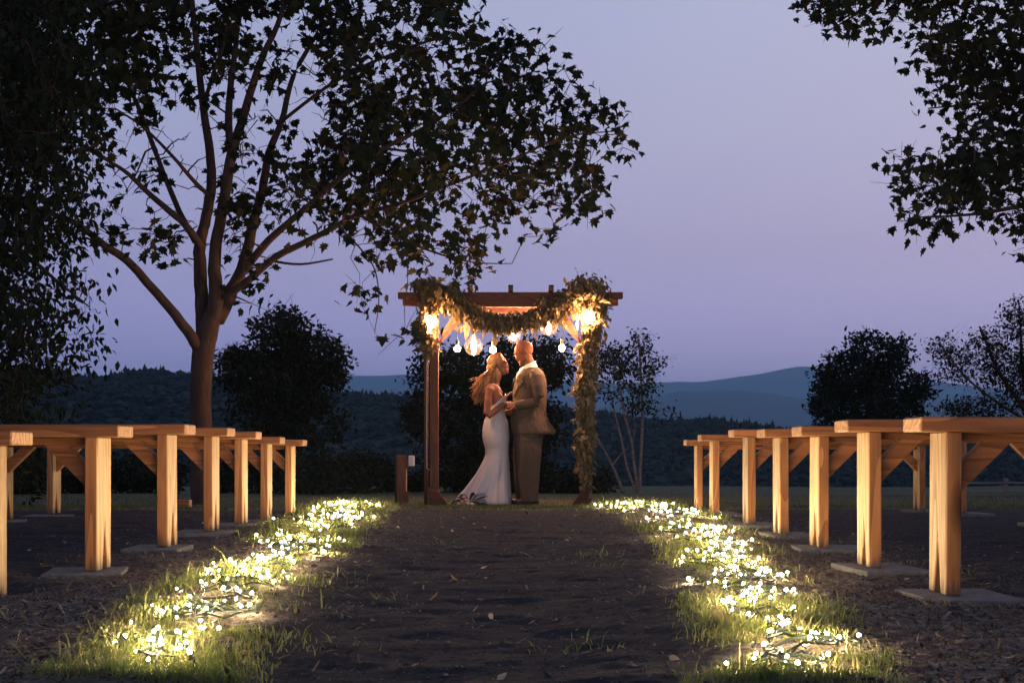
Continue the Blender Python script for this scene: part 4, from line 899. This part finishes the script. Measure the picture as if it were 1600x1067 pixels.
# hair: cap plus many wavy locks
mb = MB(); mb.ell(hq(-.026, 0, .045), (.102, .088, .098), hR, 20, 14); mb.ell(hq(-.07, 0, -.06), (.085, .092, .13), hR, 16, 12); mb.ell((X(759), 0, Z(600)), (.072, .10, .14), Matrix.Rotation(.3, 3, 'Y'), 16, 12)
for k in range(280):
    a = rng.uniform(-1.25, 1.25); up_ = rng.uniform(.2, 1.0); st = hq(.03-.10*(1-up_)*1.0+rng.normal(0, .012), .075*math.sin(a)*rng.uniform(.7, 1.1), .05+.085*up_)
    yy = .095*math.sin(a)+rng.normal(0, .01); ex = X(rng.uniform(737, 767)); ez = Z(rng.uniform(596, 636)); ph = rng.uniform(0, 6.28); amp = rng.uniform(.014, .038); pts = []; rad = []
    m1 = hq(-.07+rng.normal(0, .02), yy*1.05/.98, -.02)
    if rng.uniform() < .3: m1 = hq(-.035+rng.normal(0, .012), (.088 if a > 0 else -.088), -.03)
    for j in range(11):
        f = j/10; P0, P1, P2 = Vector(st), Vector(m1), Vector((ex, yy*.9, ez)); p = P0*(1-f)**2+P1*2*f*(1-f)*1.0+P2*f*f
        p += Vector((math.sin(f*11+ph)*amp*f, math.cos(f*9+ph)*amp*f, math.sin(f*8+ph*2)*amp*.4*f)); pts.append(p); rad.append((.0075 if k > 40 else .012)*(1-.72*f)+.001)
    mb.tube(pts, rad, 5)
obj('hair', mb.mesh('hair', True), M_hair, bride)

# ---- groom (faces the bride, -x)
GX = (822-800)/SC; X = lambda px: (px-822)/SC
groom = thing('person', 'balding bearded man in a tan tweed suit leaning his head towards the woman', 'person', (GX, YC, GZC))
mb = MB(); hq, hR = head(mb, (X(819), 0, Z(553)), -.42, 1.06, -1)
mb.tube([(X(822), 0, Z(560)), (X(827), 0, Z(570)), (X(830), 0, Z(582))], [.064, .064, .075], 14)
mb.loft([(X(829), 0, Z(580), .06, .08), (X(830), 0, Z(586), .10, .18), (X(829), 0, Z(595), .13, .19), (X(828), 0, Z(610), .15, .175), (X(827), 0, Z(630), .15, .165), (X(826), 0, Z(655), .15, .165), (X(825), 0, Z(675), .14, .165), (X(825), 0, Z(690), .12, .155)], 24)
for sy, ox in ((-1, 5), (1, -5)):
    mb.tube([(X(825+ox*.6), sy*.09, Z(680)), (X(822+ox), sy*.095, Z(730)), (X(825+ox), sy*.095, Z(780))], [.09, .06, .045], 12); mb.ell((X(820+ox), sy*.1, Z(786)), (.10, .035, .026), None, 12, 8)
wn = (X(806), -.17, Z(635.5)); mb.tube([(X(834), -.19, Z(588)), (X(838), -.225, Z(605)), (X(839), -.24, Z(627)), (X(824), -.215, Z(633)), wn], [.055, .05, .042, .038, .028], 12)
hand(mb, wn, (-1, .12, .02), (0, -.75, .65), 1.08, .55)
wf = (X(803), .13, Z(645)); mb.tube([(X(834), .19, Z(588)), (X(836), .225, Z(605)), (X(834), .235, Z(630)), (X(818), .19, Z(640)), wf], [.055, .05, .042, .038, .028], 12)
hand(mb, wf, (-1, -.3, -.02), (0, .7, .7), 1.08, .5)
obj('body', remesh(mb, 'body', .0048, 2), M_skin, groom)
def S(py, l_, h_, ry, y=0): return (X((l_+h_)/2), y, Z(py), (h_-l_)/2/SC, ry)
mb = MB(); mb.loft([S(576, 822, 842, .095), S(580, 817, 846, .14), S(584, 812, 849, .185), S(589, 808, 851.5, .215), S(596, 805.5, 853.8, .222), S(604, 803.5, 854.8, .22), S(616, 801.5, 855, .21), S(630, 800, 854.5, .20), S(642, 799, 853.5, .195), S(652, 798.5, 853.5, .198), S(662, 798.5, 857, .205), S(670, 799, 861, .21), S(676, 800, 864.5, .215), S(680, 800.5, 864, .215)], 40)
for sy, pts in ((-1, [(836, -.175, 588), (838.5, -.225, 594), (840.5, -.25, 608), (841.5, -.262, 622), (838, -.262, 631), (828, -.24, 633.5), (817, -.21, 634.5), (807, -.178, 635.5)]), (1, [(834, .175, 588), (837, .225, 594), (838.5, .25, 608), (838, .255, 624), (834, .25, 634), (822, .21, 640), (812, .165, 643), (806, .14, 645)])):
    mb.tube([(X(a), b_, Z(c)) for a, b_, c in pts], [.07, .078, .074, .066, .064, .056, .050, .044], 14)
jm = remesh(mb, 'jacket', .0065, 2, noise=.011, nf=11); obj('jacket', jm, M_suit, groom)
# flared back vent
mb = MB(); v0 = [(X(850), -.10, Z(640)), (X(853.5), -.10, Z(655)), (X(868.5), -.12, Z(676)), (X(866), -.10, Z(681)), (X(852), -.10, Z(680))]
n = len(v0); mb.v += v0+[(a, b_+.20, c) for a, b_, c in v0]; mb.f += [list(range(n)), list(range(2*n-1, n-1, -1))]+[[i, (i+1) % n, n+(i+1) % n, n+i] for i in range(n)]
obj('back_vent', mb.mesh('back_vent', bevel=.004), M_suit, groom)
# trousers
mb = MB(); mb.loft([S(668, 803, 848, .185), S(680, 802, 849, .19), S(692, 801.5, 848, .19), S(700, 801.5, 847, .185)], 28)
for y, lg in ((-.098, [(688, 806, 847.5, .10), (705, 806, 846, .098), (720, 807.5, 844.5, .09), (735, 809, 843.5, .085), (750, 810.5, 843, .083), (765, 812, 842, .083), (778, 813, 841, .086), (785, 813, 840.5, .088)]),
              (.098, [(688, 801.5, 843, .10), (705, 801, 841, .098), (720, 800.8, 838, .09), (735, 801.5, 836, .085), (750, 803, 835.5, .083), (765, 805, 835, .083), (778, 807, 835, .086), (785, 808, 835, .088)])):
    mb.loft([S(p, a, b_, r_*1.05, y) for p, a, b_, r_ in lg], 24)
obj('trousers', remesh(mb, 'trousers', .007, 2, noise=.014, nf=8), M_suit, groom)
for y, cx in ((-.1, 822), (.1, 815)):
    mb = MB(); mb.ell((X(cx), y, .032), (.15, .045, .034), None, 16, 10); mb.box((X(cx), y, .008), (.135, .04, .008)); obj('shoe', mb.mesh('shoe', True), M_shoe, groom)
# collar, shirt front, cuffs, tie, lapel, glasses, beard, boutonniere
mb = MB(); mb.loft([(X(828.5), 0, Z(581), .082, .094), (X(827), 0, Z(575), .075, .083), (X(826), 0, Z(570), .072, .078)], 28); cm = mb.mesh('collar', True)
for v in cm.vertices: v.co.z -= (-(v.co.x-X(827)))*.55*.9; 
obj('collar', cm, M_shirt, groom)
mb = MB(); mb.loft([(X(812), 0, Z(604), .058, .05), (X(813.5), 0, Z(592), .055, .055), (X(817), 0, Z(583), .05, .055), (X(820), 0, Z(577), .05, .05)], 20); obj('shirt_front', mb.mesh('shirt_front', True), M_shirt, groom)
mb = MB(); mb.tube([(X(814.5), 0, Z(580)), (X(810.5), 0, Z(585)), (X(806), 0, Z(594)), (X(803), 0, Z(606))], [.018, .016, .022, .028], 8); obj('tie', mb.mesh('tie', True), M_tie, groom)
for w_, dr in ((wn, (1, -.1, 0)), (wf, (1, .2, 0))):
    w_ = Vector(w_); dr = Vector(dr).normalized(); mb = MB(); mb.tube([w_-dr*.006, w_+dr*.022], [.040, .041], 16); obj('cuff', mb.mesh('cuff', True), M_shirt, groom)
for s in (-1, 1):
    mb = MB(); a = [(820, .105, 577.5), (814, .115, 588), (808.5, .11, 603), (803.0, .05, 622)]; b_ = [(827, .135, 583), (819.5, .172, 592), (815, .170, 604), (805, .085, 622)]
    for (p, q) in ((a, b_),):
        for k in range(4): mb.v += [(X(p[k][0])-.012, s*p[k][1], Z(p[k][2])), (X(q[k][0])-.006, s*(q[k][1]+.02), Z(q[k][2]))]
        for k in range(3): mb.f.append([2*k, 2*k+1, 2*k+3, 2*k+2])
    lo_ = obj('lapel', mb.mesh('lapel', True), M_suit, groom); md = lo_.modifiers.new('t', 'SOLIDIFY'); md.thickness = .008
mb = MB()
for k in range(10): mb.ell((X(813.5)+rng.normal(0, .012), -.205+rng.normal(0, .008), Z(600)+rng.normal(0, .018)), (.011, .008, .011), None, 7, 5)
obj('boutonniere', mb.mesh('boutonniere', True), mat('dried_flower', (.25, .18, .07), .8), groom)
mb = MB()
def he(x, y, z, rx, ry, rz, a=0): mb.ell(hq(x, y, z), (rx*1.06, ry*1.06, rz*1.06), hR @ Matrix.Rotation(-a, 3, 'Y'), 16, 12)
he(.04, 0, -.072, .056, .056, .046); he(.072, 0, -.096, .027, .032, .022); he(.088, 0, -.045, .012, .026, .007)
for s in (-1, 1): he(.015, s*.055, -.045, .032, .020, .042)
obj('beard', remesh(mb, 'beard', .005, 1, .003, 60), M_beard, groom)
mb = MB()
for s in (-1, 1):
    ring = [hq(.102, s*(.032+.022*math.cos(a)), .008+.017*math.sin(a)) for a in np.linspace(0, 2*math.pi, 13)]; mb.tube(ring, .0022, 5, False)
    mb.tube([hq(.10, s*.055, .014), hq(.05, s*.076, .014), hq(-.012, s*.084, .010)], .0022, 5)
mb.tube([hq(.104, -.011, .012), hq(.106, 0, .015), hq(.104, .011, .012)], .0022, 5); obj('glasses', mb.mesh('glasses'), M_tie, groom)

# ------------------------------------------------------------------ evening haze
mb = MB(); mb.box((0, 0, 165), (9000, 9000, 236)); hz = mb.mesh('haze')
mh = bpy.data.materials.new('haze'); mh.use_nodes = True; N = mh.node_tree.nodes; N.clear()
vp = N.new('ShaderNodeVolumePrincipled'); vp.inputs['Color'].default_value = (.42, .74, 1.0, 1); vp.inputs['Density'].default_value = HAZE; vp.inputs['Anisotropy'].default_value = .55
oo = N.new('ShaderNodeOutputMaterial'); mh.node_tree.links.new(vp.outputs[0], oo.inputs['Volume'])
obj('haze', hz, mh, kind='stuff')
